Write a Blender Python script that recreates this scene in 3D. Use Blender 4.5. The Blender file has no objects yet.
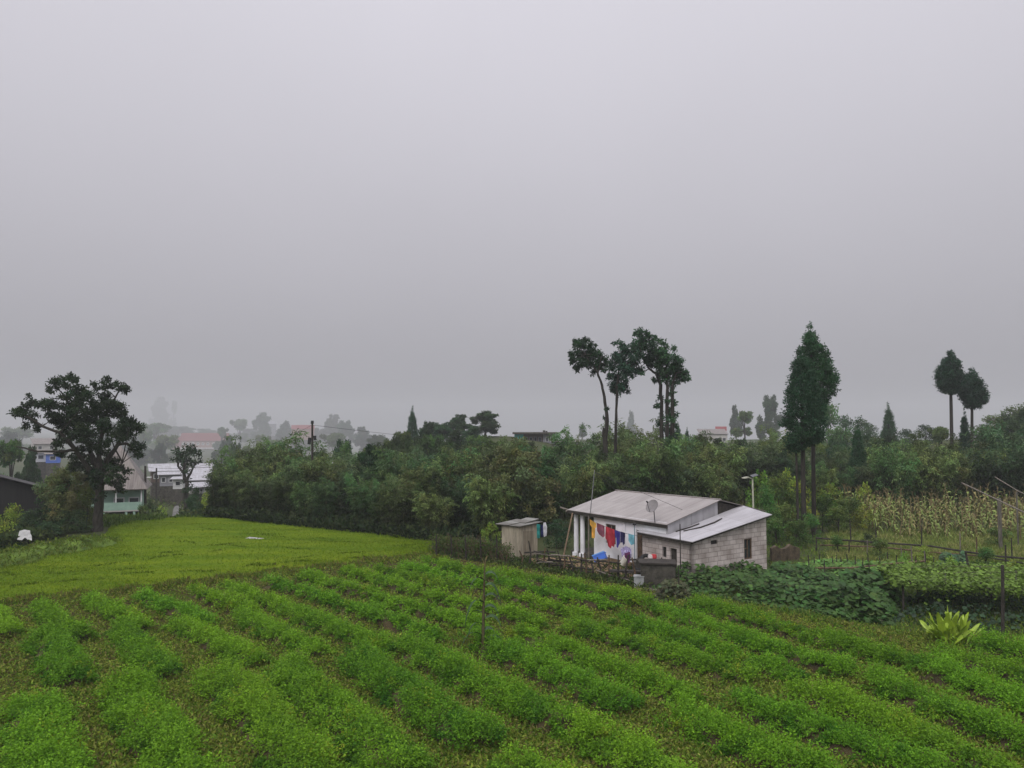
import bpy, math
import numpy as np
from mathutils import Vector

sc = bpy.context.scene
R = np.random.default_rng(7)

# ------------------------------------------------------------------ camera, sky, sun, exposure
CAM_H, FPX, HOR = 7.0, 760.0, 425.0
PITCH = math.atan((HOR - 384.0) / FPX)
cam_data = bpy.data.cameras.new("camera")
cam = bpy.data.objects.new("camera", cam_data)
sc.collection.objects.link(cam)
cam_data.sensor_width = 36.0
cam_data.lens = 36.0 * FPX / 1024.0
cam_data.clip_start, cam_data.clip_end = 0.2, 9000.0
cam.location = (0.0, 0.0, CAM_H)
cam.rotation_euler = (math.pi / 2 + PITCH, 0.0, 0.0)
sc.camera = cam

SUN_EL, SUN_AZ = math.radians(50), math.radians(-158)      # azimuth from +Y towards +X
world = bpy.data.worlds.new("World")
sc.world = world
world.use_nodes = True
wn, wl = world.node_tree.nodes, world.node_tree.links
for n in list(wn):
    wn.remove(n)
w_out = wn.new("ShaderNodeOutputWorld")
w_bg = wn.new("ShaderNodeBackground")
w_bg.inputs["Strength"].default_value = 0.1
w_sky = wn.new("ShaderNodeTexSky")
w_sky.sky_type = 'NISHITA'
w_sky.sun_disc = False
w_sky.sun_elevation, w_sky.sun_rotation = SUN_EL, SUN_AZ
w_sky.dust_density = 6.0
w_hs = wn.new("ShaderNodeHueSaturation")
w_hs.inputs["Saturation"].default_value = 0.1
w_tc = wn.new("ShaderNodeTexCoord")
w_sep = wn.new("ShaderNodeSeparateXYZ")
w_ramp = wn.new("ShaderNodeMapRange")                       # overcast dome: three times brighter overhead
w_ramp.inputs["From Min"].default_value, w_ramp.inputs["From Max"].default_value = 0.0, 1.0
w_ramp.inputs["To Min"].default_value, w_ramp.inputs["To Max"].default_value = 2.6, 10.7
w_pow = wn.new("ShaderNodeMath"); w_pow.operation = 'POWER'; w_pow.use_clamp = True
w_pow.inputs[1].default_value = 0.7
w_noise = wn.new("ShaderNodeTexNoise")
w_noise.inputs["Scale"].default_value, w_noise.inputs["Detail"].default_value = 1.6, 3.0
w_nr = wn.new("ShaderNodeMapRange")
w_nr.inputs["To Min"].default_value, w_nr.inputs["To Max"].default_value = 0.91, 1.09
w_mul = wn.new("ShaderNodeMath"); w_mul.operation = 'MULTIPLY'
w_tint = wn.new("ShaderNodeMix"); w_tint.data_type = 'RGBA'; w_tint.blend_type = 'MULTIPLY'
w_tint.inputs[0].default_value = 1.0
w_tint.inputs[6].default_value = (0.99, 0.965, 1.06, 1)
w_mix = wn.new("ShaderNodeMix"); w_mix.data_type = 'RGBA'
w_mix.inputs[0].default_value = 0.9
wl.new(w_tc.outputs["Generated"], w_sep.inputs[0])
wl.new(w_tc.outputs["Generated"], w_noise.inputs["Vector"])
wl.new(w_sep.outputs["Z"], w_pow.inputs[0])
wl.new(w_pow.outputs[0], w_ramp.inputs["Value"])
wl.new(w_noise.outputs["Fac"], w_nr.inputs["Value"])
w_zen = wn.new("ShaderNodeMapRange"); w_zen.interpolation_type = 'SMOOTHSTEP'      # extra zenith brightness, above the frame, added to light the ground
w_zen.inputs["From Min"].default_value, w_zen.inputs["From Max"].default_value = 0.5, 1.0
w_zen.inputs["To Min"].default_value, w_zen.inputs["To Max"].default_value = 0.0, 9.0
w_add = wn.new("ShaderNodeMath"); w_add.operation = 'ADD'
wl.new(w_sep.outputs["Z"], w_zen.inputs["Value"])
wl.new(w_ramp.outputs[0], w_add.inputs[0]); wl.new(w_zen.outputs[0], w_add.inputs[1])
wl.new(w_add.outputs[0], w_mul.inputs[0])
wl.new(w_nr.outputs[0], w_mul.inputs[1])
wl.new(w_mul.outputs[0], w_tint.inputs[7])
wl.new(w_sky.outputs[0], w_hs.inputs["Color"])
wl.new(w_hs.outputs[0], w_mix.inputs[6])
wl.new(w_tint.outputs[2], w_mix.inputs[7])
wl.new(w_mix.outputs[2], w_bg.inputs["Color"])
wl.new(w_bg.outputs[0], w_out.inputs["Surface"])

sun_data = bpy.data.lights.new("sun", 'SUN')
sun_data.energy, sun_data.angle, sun_data.color = 1.5, math.radians(30), (1.0, 0.97, 0.93)
sun = bpy.data.objects.new("sun", sun_data)
sc.collection.objects.link(sun)
sdir = Vector((math.sin(SUN_AZ) * math.cos(SUN_EL), math.cos(SUN_AZ) * math.cos(SUN_EL), math.sin(SUN_EL)))
sun.rotation_euler = sdir.to_track_quat('Z', 'Y').to_euler()
sun.location = (0, 0, 60)

sc.view_settings.view_transform = 'Standard'
sc.view_settings.look = 'None'
sc.view_settings.exposure = 0.0
sc.view_settings.gamma = 1.0
sc.view_settings.use_curve_mapping = False
sc.render.engine = 'CYCLES'
sc.cycles.volume_bounces = 2
sc.cycles.max_bounces = 6
sc.cycles.diffuse_bounces = 3
sc.cycles.glossy_bounces = 2
sc.cycles.transmission_bounces = 3
sc.cycles.caustics_reflective = False
sc.cycles.caustics_refractive = False
HAZE_DENSITY = 0.0007

# ------------------------------------------------------------------ helpers
def ray(px, py):
    x, y = (px - 512.0) / FPX, (384.0 - py) / FPX
    c, s = math.cos(PITCH), math.sin(PITCH)
    return np.array([x, c - y * s, s + y * c])

def PT(px, py, d):                       # the point seen at a pixel, d metres ahead
    r = ray(px, py)
    return np.array([0, 0, CAM_H]) + r * (d / r[1])

def GP(px, py, z=0.0):                   # the point seen at a pixel on a level z
    r = ray(px, py)
    return np.array([0, 0, CAM_H]) + r * ((z - CAM_H) / r[2])

def sst(a, b, v):
    t = np.clip((v - a) / (b - a), 0, 1)
    return t * t * (3 - 2 * t)

def terrain(x, y):
    x, y = np.asarray(x, float), np.asarray(y, float)
    a = x / np.maximum(y, 5.0)
    left = 1 - sst(-0.30, 0.05, a)
    z = -3.0 * sst(56, 78, y) * left - 6.0 * sst(78, 190, y) * left - 3.0 * sst(150, 300, y) * left
    z = z - 1.5 * sst(60, 100, y) * (1 - left)
    z = z - 15.0 * sst(220, 560, y) * left - 160.0 * (1 - left) * sst(420, 1800, y)
    z = z + 22 * np.exp(-(((x + 300) / 85) ** 2 + ((y - 350) / 110) ** 2))
    z = z + 6.0 * np.exp(-(((x + 11) / 24) ** 2 + ((y - 134) / 24) ** 2))
    z = z + 2.0 * np.exp(-(((x - 14) / 40) ** 2 + ((y - 150) / 40) ** 2))
    z = z + 7.0 * np.exp(-(((x - 88) / 34) ** 2 + ((y - 120) / 38) ** 2))
    z = z + 3.0 * np.exp(-(((x - 75) / 60) ** 2 + ((y - 230) / 60) ** 2))
    z = z + 0.35 * sst(66, 90, y) * np.sin(x * .11 + 1) * np.cos(y * .09)
    # left bank and the low ground beyond it
    z = z - 1.3 * sst(0.0, 3.0, -(x + 27.0 + 0.25 * (y - 40))) * sst(24, 34, y) * (1 - sst(56, 75, y))
    return z

def lin(r, g, b, k=1.0):
    o = []
    for v in (r, g, b):
        v = v / 255.0
        o.append((v / 12.92 if v <= 0.04045 else ((v + 0.055) / 1.055) ** 2.4) * k)
    return tuple(o)

def link(o, parent=None):
    sc.collection.objects.link(o)
    if parent is not None:
        o.parent = parent
    return o

def tag(o, label=None, cat=None, group=None, kind=None):
    if label: o["label"] = label
    if cat: o["category"] = cat
    if group: o["group"] = group
    if kind: o["kind"] = kind
    return o

def thing(name, loc, label, cat, group=None, rz=0.0):
    o = bpy.data.objects.new(name, None)
    o.empty_display_size = 0.3
    link(o)
    o.location = tuple(float(v) for v in loc)
    o.rotation_euler = (0, 0, rz)
    return tag(o, label, cat, group)

def copy_tree(o, parent=None):
    c = o.copy()
    link(c, parent)
    for ch in list(o.children):
        copy_tree(ch, c)
    return c

class MB:
    """collects boxes, tubes and sheets; build() links them as one mesh object"""
    def __init__(self):
        self.v, self.f, self.uv = [], [], []
    def add(self, vs, fs, uvs=None):
        b = len(self.v)
        self.v += [tuple(float(c) for c in v) for v in vs]
        for i, f in enumerate(fs):
            self.f.append([b + k for k in f])
            self.uv.append(uvs[i] if uvs else None)
        return self
    def box(self, c, s, rz=0.0, tilt=(0, 0)):
        hx, hy, hz = s[0] / 2, s[1] / 2, s[2] / 2
        cz, sz = math.cos(rz), math.sin(rz)
        vs, uvs = [], []
        loc = []
        for z in (-hz, hz):
            for x, y in ((-hx, -hy), (hx, -hy), (hx, hy), (-hx, hy)):
                zz = z + x * tilt[0] + y * tilt[1]
                vs.append((c[0] + x * cz - y * sz, c[1] + x * sz + y * cz, c[2] + zz))
                loc.append((x, y, z))
        fs = [(0, 3, 2, 1), (4, 5, 6, 7), (0, 1, 5, 4), (1, 2, 6, 5), (2, 3, 7, 6), (3, 0, 4, 7)]
        for f in fs:
            p = np.array([loc[k] for k in f])
            ext = p.max(0) - p.min(0)
            dead = int(np.argmin(ext))
            ax = [k for k in range(3) if k != dead]
            uvs.append([(q[ax[0]], q[ax[1]]) for q in p])
        return self.add(vs, fs, uvs)
    def hexa(self, b, t):
        """solid from a bottom quad b and a top quad t"""
        vs = list(b) + list(t)
        fs = [(0, 3, 2, 1), (4, 5, 6, 7), (0, 1, 5, 4), (1, 2, 6, 5), (2, 3, 7, 6), (3, 0, 4, 7)]
        uvs = []
        for f in fs:
            p = [np.array(vs[k], float) for k in f]
            u = p[1] - p[0]; L = np.linalg.norm(u) or 1; u = u / L
            n = np.cross(u, p[3] - p[0]); w = np.cross(n, u); w = w / (np.linalg.norm(w) or 1)
            uvs.append([(float((q - p[0]) @ u), float((q - p[0]) @ w)) for q in p])
        return self.add(vs, fs, uvs)
    def tube(self, pts, rad, n=7, cap=True):
        pts = [np.array(p, float) for p in pts]
        if np.isscalar(rad):
            rad = [rad] * len(pts)
        vs, fs = [], []
        up = np.array([0.31, 0.17, 0.93])
        for i, p in enumerate(pts):
            t = pts[min(i + 1, len(pts) - 1)] - pts[max(i - 1, 0)]
            t = t / (np.linalg.norm(t) or 1)
            a = np.cross(t, up)
            if np.linalg.norm(a) < 0.05:
                a = np.cross(t, (1, 0, 0))
            a /= np.linalg.norm(a)
            b = np.cross(t, a)
            for k in range(n):
                w = 2 * math.pi * k / n
                vs.append(p + rad[i] * (math.cos(w) * a + math.sin(w) * b))
        for i in range(len(pts) - 1):
            for k in range(n):
                k2 = (k + 1) % n
                fs.append((i * n + k, i * n + k2, (i + 1) * n + k2, (i + 1) * n + k))
        if cap:
            fs.append(tuple(range(n - 1, -1, -1)))
            fs.append(tuple((len(pts) - 1) * n + k for k in range(n)))
        return self.add(vs, fs)
    def build(self, name, m, parent=None, origin=None, smooth=False):
        org = np.array(origin if origin is not None else (parent.location if parent is not None else (0, 0, 0)), float)
        if parent is not None and origin is None:
            p = parent.parent
            while p is not None:
                org = org + np.array(p.location); p = p.parent
        me = bpy.data.meshes.new(name)
        me.from_pydata([tuple(np.array(v) - org) for v in self.v], [], self.f)
        if any(u is not None for u in self.uv):
            lay = me.uv_layers.new(name="UVMap")
            for poly, u in zip(me.polygons, self.uv):
                if u is not None:
                    for li, q in zip(poly.loop_indices, u):
                        lay.data[li].uv = q
        me.polygons.foreach_set("use_smooth", [smooth] * len(me.polygons))
        me.materials.append(m)
        me.update()
        o = bpy.data.objects.new(name, me)
        link(o, parent)
        if parent is None and origin is not None:
            o.location = tuple(org)
        return o

def unit(a):
    return a / np.maximum(np.linalg.norm(a, axis=-1, keepdims=True), 1e-9)

def rnd_dir(n, rg):
    return unit(rg.normal(size=(n, 3)))

def leaf_object(name, P, D, N, L, W, col, mat, parent=None, droop=0.0, wide=0.45):
    """one mesh of many pointed leaves (local coordinates)"""
    n = len(P)
    L = np.broadcast_to(np.asarray(L, float), (n,))[:, None]
    W = np.broadcast_to(np.asarray(W, float), (n,))[:, None]
    D = unit(D)
    S = unit(np.cross(D, N))
    V = np.empty((n, 4, 3), np.float32)
    V[:, 0] = P
    mid = P + D * L * wide
    V[:, 1] = mid + S * W * 0.5
    V[:, 2] = P + D * L
    V[:, 3] = mid - S * W * 0.5
    if droop:
        V[:, 2, 2] -= (droop * L[:, 0])
    me = bpy.data.meshes.new(name)
    me.vertices.add(4 * n)
    me.vertices.foreach_set("co", V.reshape(-1))
    me.loops.add(4 * n)
    me.loops.foreach_set("vertex_index", np.arange(4 * n, dtype=np.int32))
    me.polygons.add(n)
    me.polygons.foreach_set("loop_start", np.arange(0, 4 * n, 4, dtype=np.int32))
    at = me.color_attributes.new("Col", 'FLOAT_COLOR', 'POINT')
    cc = np.ones((n, 4, 4), np.float32)
    cc[:, :, :3] = np.clip(np.asarray(col, float), 0.002, 1)[:, None, :]
    at.data.foreach_set("color", cc.reshape(-1))
    me.materials.append(mat)
    me.update(calc_edges=True)
    o = bpy.data.objects.new(name, me)
    link(o, parent)
    return o

# ------------------------------------------------------------------ materials
def new_mat(name):
    m = bpy.data.materials.new(name)
    m.use_nodes = True
    return m, m.node_tree.nodes, m.node_tree.links, m.node_tree.nodes["Principled BSDF"]

def plain(name, col, rough=0.7, noise=0.15, scale=3.0, metal=0.0, spec=0.3, bump=0.0, second=None, streak=None):
    """a procedural surface: base colour broken up by two noises, optional stains in a second colour"""
    m, N, L, bs = new_mat(name)
    bs.inputs["Roughness"].default_value = rough
    bs.inputs["Metallic"].default_value = metal
    bs.inputs["Specular IOR Level"].default_value = spec
    tc = N.new("ShaderNodeTexCoord")
    mp = N.new("ShaderNodeMapping")
    if streak:
        mp.inputs["Scale"].default_value = streak
    L.new(tc.outputs["Object"], mp.inputs[0])
    n1 = N.new("ShaderNodeTexNoise")
    n1.inputs["Scale"].default_value, n1.inputs["Detail"].default_value = scale, 7.0
    n1.inputs["Roughness"].default_value = 0.65
    L.new(mp.outputs[0], n1.inputs["Vector"])
    cr = N.new("ShaderNodeValToRGB")
    c0 = [max(0, c * (1 - noise * 2.2)) for c in col]
    c1 = [min(1, c * (1 + noise * 2.2)) for c in col]
    if second:
        c0 = second
    cr.color_ramp.elements[0].position, cr.color_ramp.elements[1].position = 0.3, 0.68
    cr.color_ramp.elements[0].color = (*c0, 1)
    cr.color_ramp.elements[1].color = (*c1, 1)
    L.new(n1.outputs["Fac"], cr.inputs[0])
    L.new(cr.outputs[0], bs.inputs["Base Color"])
    if bump:
        b = N.new("ShaderNodeBump")
        b.inputs["Strength"].default_value, b.inputs["Distance"].default_value = bump, 0.05
        n2 = N.new("ShaderNodeTexNoise")
        n2.inputs["Scale"].default_value, n2.inputs["Detail"].default_value = scale * 6, 5
        L.new(mp.outputs[0], n2.inputs["Vector"])
        L.new(n2.outputs["Fac"], b.inputs["Height"])
        L.new(b.outputs[0], bs.inputs["Normal"])
    return m

def leaf_mat(name, tint=(1, 1, 1), trans=0.3, rough=0.55, spec=0.25, vary=0.25):
    m, N, L, bs = new_mat(name)
    out = N["Material Output"]
    at = N.new("ShaderNodeVertexColor"); at.layer_name = "Col"
    oi = N.new("ShaderNodeObjectInfo")
    mr = N.new("ShaderNodeMapRange")
    mr.inputs["To Min"].default_value, mr.inputs["To Max"].default_value = 1 - vary, 1 + vary
    L.new(oi.outputs["Random"], mr.inputs["Value"])
    hs = N.new("ShaderNodeHueSaturation")
    mh = N.new("ShaderNodeMapRange")
    mh.inputs["To Min"].default_value, mh.inputs["To Max"].default_value = 0.5 - 0.035 * vary / .25, 0.5 + 0.03 * vary / .25
    ml = N.new("ShaderNodeMath"); ml.operation = 'MULTIPLY'; ml.inputs[1].default_value = 7.31
    fr = N.new("ShaderNodeMath"); fr.operation = 'FRACT'
    L.new(oi.outputs["Random"], ml.inputs[0]); L.new(ml.outputs[0], fr.inputs[0]); L.new(fr.outputs[0], mh.inputs["Value"])
    L.new(mh.outputs[0], hs.inputs["Hue"])
    L.new(mr.outputs[0], hs.inputs["Value"])
    L.new(at.outputs["Color"], hs.inputs["Color"])
    mx = N.new("ShaderNodeMix"); mx.data_type = 'RGBA'; mx.blend_type = 'MULTIPLY'
    mx.inputs[0].default_value = 1.0
    mx.inputs[7].default_value = (*tint, 1)
    L.new(hs.outputs[0], mx.inputs[6])
    L.new(mx.outputs[2], bs.inputs["Base Color"])
    bs.inputs["Roughness"].default_value = rough
    bs.inputs["Specular IOR Level"].default_value = spec
    tr = N.new("ShaderNodeBsdfTranslucent")
    L.new(mx.outputs[2], tr.inputs["Color"])
    sh = N.new("ShaderNodeMixShader"); sh.inputs[0].default_value = trans
    L.new(bs.outputs[0], sh.inputs[1]); L.new(tr.outputs[0], sh.inputs[2])
    L.new(sh.outputs[0], out.inputs["Surface"])
    return m

M = {}
M["leaf"] = leaf_mat("leaf", spec=.15)
M["crop"] = leaf_mat("crop_leaf", vary=0.06, trans=0.35, spec=.08)
M["weed"] = leaf_mat("weed_leaf", vary=0.0, trans=0.2, rough=.8, spec=.06)
M["bark"] = plain("bark", (0.034, 0.030, 0.024), 0.9, 0.3, 2.5, bump=0.6, streak=(3, 3, 0.6))
M["pale_bark"] = plain("pale_bark", (0.12, 0.11, 0.09), 0.9, 0.3, 3, bump=0.4, streak=(3, 3, 0.6))
M["culm"] = plain("bamboo_culm", (0.09, 0.10, 0.04), 0.6, 0.2, 4)
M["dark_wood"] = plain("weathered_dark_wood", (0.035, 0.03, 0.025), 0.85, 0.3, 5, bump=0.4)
M["grey_wood"] = plain("weathered_grey_wood", (0.16, 0.14, 0.115), 0.85, 0.3, 6, bump=0.3, streak=(4, 4, .7))
M["brown_wood"] = plain("brown_wood", (0.10, 0.065, 0.04), 0.85, 0.3, 5, bump=0.3)
M["white_wall"] = plain("whitewashed_wall", (0.86, 0.86, 0.90), 0.8, 0.02, 1.6, second=(0.72, 0.71, 0.72), bump=0.15)
M["plinth"] = plain("mud_plinth", (0.22, 0.15, 0.085), 0.9, 0.2, 3, bump=0.4)
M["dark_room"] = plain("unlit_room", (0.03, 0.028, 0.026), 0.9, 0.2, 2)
M["glass"] = plain("dark_window_glass", (0.03, 0.034, 0.04), 0.12, 0.1, 2, spec=0.6)
M["black_metal"] = plain("black_metal", (0.02, 0.02, 0.022), 0.5, 0.2, 3)
M["grey_metal"] = plain("grey_metal", (0.3, 0.3, 0.31), 0.45, 0.15, 5, metal=0.6)
M["concrete"] = plain("stained_concrete", (0.34, 0.30, 0.23), 0.9, 0.12, 2.2, second=(0.17, 0.15, 0.11), bump=0.3, streak=(2, 2, 0.35))
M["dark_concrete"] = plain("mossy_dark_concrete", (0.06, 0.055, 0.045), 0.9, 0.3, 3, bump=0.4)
def tin(name, col, second, pitch=0.09, rough=0.45):
    """corrugated tin: ribs run along UV v"""
    m, N, L, bs = new_mat(name)
    uv = N.new("ShaderNodeTexCoord")
    sp = N.new("ShaderNodeSeparateXYZ")
    L.new(uv.outputs["UV"], sp.inputs[0])
    mu = N.new("ShaderNodeMath"); mu.operation = 'MULTIPLY'; mu.inputs[1].default_value = 2 * math.pi / pitch
    sn = N.new("ShaderNodeMath"); sn.operation = 'SINE'
    L.new(sp.outputs["X"], mu.inputs[0]); L.new(mu.outputs[0], sn.inputs[0])
    b = N.new("ShaderNodeBump"); b.inputs["Strength"].default_value = 0.5; b.inputs["Distance"].default_value = 0.02
    L.new(sn.outputs[0], b.inputs["Height"]); L.new(b.outputs[0], bs.inputs["Normal"])
    n1 = N.new("ShaderNodeTexNoise"); n1.inputs["Scale"].default_value = 1.1; n1.inputs["Detail"].default_value = 8
    mp = N.new("ShaderNodeMapping"); mp.inputs["Scale"].default_value = (2.2, 0.5, 1)
    L.new(uv.outputs["UV"], mp.inputs[0]); L.new(mp.outputs[0], n1.inputs["Vector"])
    # sheet joints: one sheet is 0.8 m wide and 1.9 m long, each of its own tone
    br = N.new("ShaderNodeTexBrick")
    br.inputs["Scale"].default_value = 1.0
    br.inputs["Brick Width"].default_value, br.inputs["Row Height"].default_value = 0.8, 1.9
    br.inputs["Mortar Size"].default_value = 0.012
    br.inputs["Color1"].default_value, br.inputs["Color2"].default_value = (1, 1, 1, 1), (0.86, 0.85, 0.85, 1)
    br.inputs["Mortar"].default_value = (0.62, 0.6, 0.58, 1)
    L.new(uv.outputs["UV"], br.inputs["Vector"])
    cr = N.new("ShaderNodeValToRGB")
    cr.color_ramp.elements[0].position, cr.color_ramp.elements[1].position = 0.33, 0.62
    cr.color_ramp.elements[0].color, cr.color_ramp.elements[1].color = (*second, 1), (*col, 1)
    L.new(n1.outputs["Fac"], cr.inputs[0])
    mx = N.new("ShaderNodeMix"); mx.data_type = 'RGBA'; mx.blend_type = 'MULTIPLY'; mx.inputs[0].default_value = 1
    L.new(cr.outputs[0], mx.inputs[6]); L.new(br.outputs["Color"], mx.inputs[7])
    L.new(mx.outputs[2], bs.inputs["Base Color"])
    bs.inputs["Roughness"].default_value = rough
    bs.inputs["Specular IOR Level"].default_value = 0.4
    return m

def blockwork(name):
    m, N, L, bs = new_mat(name)
    uv = N.new("ShaderNodeTexCoord")
    ns = N.new("ShaderNodeTexNoise"); ns.inputs["Scale"].default_value = 3; ns.inputs["Detail"].default_value = 4
    L.new(uv.outputs["UV"], ns.inputs["Vector"])
    va = N.new("ShaderNodeMix"); va.data_type = 'VECTOR'; va.inputs[0].default_value = 0.02
    L.new(uv.outputs["UV"], va.inputs[4]); L.new(ns.outputs["Color"], va.inputs[5])
    br = N.new("ShaderNodeTexBrick")
    br.inputs["Scale"].default_value = 1.0
    br.inputs["Brick Width"].default_value, br.inputs["Row Height"].default_value = 0.42, 0.21
    br.inputs["Mortar Size"].default_value = 0.016
    br.inputs["Mortar Smooth"].default_value = 0.3
    br.inputs["Color1"].default_value, br.inputs["Color2"].default_value = (0.60, 0.55, 0.52, 1), (0.46, 0.415, 0.39, 1)
    br.inputs["Mortar"].default_value = (0.32, 0.285, 0.265, 1)
    L.new(va.outputs[1], br.inputs["Vector"])
    n2 = N.new("ShaderNodeTexNoise"); n2.inputs["Scale"].default_value = 1.4; n2.inputs["Detail"].default_value = 8
    L.new(uv.outputs["UV"], n2.inputs["Vector"])
    cr = N.new("ShaderNodeValToRGB")
    cr.color_ramp.elements[0].position, cr.color_ramp.elements[1].position = 0.3, 0.62
    cr.color_ramp.elements[0].color, cr.color_ramp.elements[1].color = (0.62, 0.58, 0.55, 1), (1.08, 1.06, 1.06, 1)
    L.new(n2.outputs["Fac"], cr.inputs[0])
    mx = N.new("ShaderNodeMix"); mx.data_type = 'RGBA'; mx.blend_type = 'MULTIPLY'; mx.inputs[0].default_value = 1
    L.new(br.outputs["Color"], mx.inputs[6]); L.new(cr.outputs[0], mx.inputs[7])
    L.new(mx.outputs[2], bs.inputs["Base Color"])
    b = N.new("ShaderNodeBump"); b.inputs["Strength"].default_value = 0.5; b.inputs["Distance"].default_value = 0.015
    b.invert = True
    L.new(br.outputs["Fac"], b.inputs["Height"]); L.new(b.outputs[0], bs.inputs["Normal"])
    bs.inputs["Roughness"].default_value = 0.9
    bs.inputs["Specular IOR Level"].default_value = 0.2
    return m

M["tin_pink"] = tin("faded_tin_roof", (0.36, 0.332, 0.318), (0.27, 0.245, 0.232))
M["tin_grey"] = tin("bright_tin_roof", (0.46, 0.45, 0.47), (0.36, 0.35, 0.365))
M["tin_old"] = tin("rusty_tin_sheet", (0.24, 0.24, 0.22), (0.09, 0.08, 0.065))
M["block"] = blockwork("concrete_block_wall")

def ground_mat(name, pasture):
    """field soil or rough pasture: broad noise patches"""
    m, N, L, bs = new_mat(name)
    tc = N.new("ShaderNodeTexCoord")
    n1 = N.new("ShaderNodeTexNoise"); n1.inputs["Scale"].default_value = 0.55; n1.inputs["Detail"].default_value = 9
    n1.inputs["Roughness"].default_value = 0.7
    n2 = N.new("ShaderNodeTexNoise"); n2.inputs["Scale"].default_value = 7.0; n2.inputs["Detail"].default_value = 8
    n2.inputs["Roughness"].default_value = 0.75
    n3 = N.new("ShaderNodeTexNoise"); n3.inputs["Scale"].default_value = 0.02; n3.inputs["Detail"].default_value = 6
    for n in (n1, n2, n3):
        L.new(tc.outputs["Object"], n.inputs["Vector"])
    c1 = N.new("ShaderNodeValToRGB")
    e = c1.color_ramp.elements
    e[0].position, e[1].position = 0.38, 0.6
    e[0].color, e[1].color = (0.062, 0.036, 0.018, 1), (0.075, 0.075, 0.022, 1)
    L.new(n1.outputs["Fac"], c1.inputs[0])
    c2 = N.new("ShaderNodeValToRGB")
    e = c2.color_ramp.elements
    e[0].position, e[1].position = 0.3, 0.7
    e[0].color, e[1].color = (0.45, 0.42, 0.4, 1), (1.25, 1.25, 1.2, 1)
    L.new(n2.outputs["Fac"], c2.inputs[0])
    mx = N.new("ShaderNodeMix"); mx.data_type = 'RGBA'; mx.blend_type = 'MULTIPLY'; mx.inputs[0].default_value = 1
    L.new(c1.outputs[0], mx.inputs[6]); L.new(c2.outputs[0], mx.inputs[7])
    c3 = N.new("ShaderNodeValToRGB")
    e = c3.color_ramp.elements
    e[0].position, e[1].position = 0.35, 0.65
    e[0].color, e[1].color = (0.040, 0.062, 0.022, 1), (0.075, 0.085, 0.038, 1)
    L.new(n3.outputs["Fac"], c3.inputs[0])
    if not pasture:
        L.new(mx.outputs[2], bs.inputs["Base Color"])
    else:
        m2 = N.new("ShaderNodeMix"); m2.data_type = 'RGBA'; m2.blend_type = 'MULTIPLY'; m2.inputs[0].default_value = 1
        L.new(c3.outputs[0], m2.inputs[6]); L.new(c2.outputs[0], m2.inputs[7])
        L.new(m2.outputs[2], bs.inputs["Base Color"])
    b = N.new("ShaderNodeBump"); b.inputs["Strength"].default_value = 0.8; b.inputs["Distance"].default_value = 0.08
    L.new(n2.outputs["Fac"], b.inputs["Height"]); L.new(b.outputs[0], bs.inputs["Normal"])
    bs.inputs["Roughness"].default_value = 0.95
    bs.inputs["Specular IOR Level"].default_value = 0.1
    return m

def lawn_mat():
    m, N, L, bs = new_mat("mown_grass")
    tc = N.new("ShaderNodeTexCoord")
    mp = N.new("ShaderNodeMapping")
    mp.inputs["Rotation"].default_value = (0, 0, math.radians(-12))
    mp.inputs["Scale"].default_value = (0.14, 0.8, 1)
    L.new(tc.outputs["Object"], mp.inputs[0])
    n1 = N.new("ShaderNodeTexNoise"); n1.inputs["Scale"].default_value = 0.9; n1.inputs["Detail"].default_value = 8
    n1.inputs["Roughness"].default_value = 0.65
    L.new(mp.outputs[0], n1.inputs["Vector"])
    n2 = N.new("ShaderNodeTexNoise"); n2.inputs["Scale"].default_value = 3.5; n2.inputs["Detail"].default_value = 9
    n2.inputs["Roughness"].default_value = 0.8
    L.new(tc.outputs["Object"], n2.inputs["Vector"])
    c1 = N.new("ShaderNodeValToRGB")
    e = c1.color_ramp.elements
    e[0].position, e[1].position = 0.32, 0.66
    e[0].color, e[1].color = (0.062, 0.120, 0.007, 1), (0.135, 0.18, 0.010, 1)
    x = c1.color_ramp.elements.new(0.5); x.color = (0.10, 0.155, 0.009, 1)
    L.new(n1.outputs["Fac"], c1.inputs[0])
    c2 = N.new("ShaderNodeValToRGB")
    e = c2.color_ramp.elements
    e[0].position, e[1].position = 0.3, 0.7
    e[0].color, e[1].color = (0.72, 0.74, 0.7, 1), (1.18, 1.15, 1.1, 1)
    L.new(n2.outputs["Fac"], c2.inputs[0])
    mx = N.new("ShaderNodeMix"); mx.data_type = 'RGBA'; mx.blend_type = 'MULTIPLY'; mx.inputs[0].default_value = 1
    L.new(c1.outputs[0], mx.inputs[6]); L.new(c2.outputs[0], mx.inputs[7])
    L.new(mx.outputs[2], bs.inputs["Base Color"])
    b = N.new("ShaderNodeBump"); b.inputs["Strength"].default_value = 0.7; b.inputs["Distance"].default_value = 0.06
    L.new(n2.outputs["Fac"], b.inputs["Height"]); L.new(b.outputs[0], bs.inputs["Normal"])
    bs.inputs["Roughness"].default_value = 0.95
    bs.inputs["Specular IOR Level"].default_value = 0.03
    return m

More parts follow.
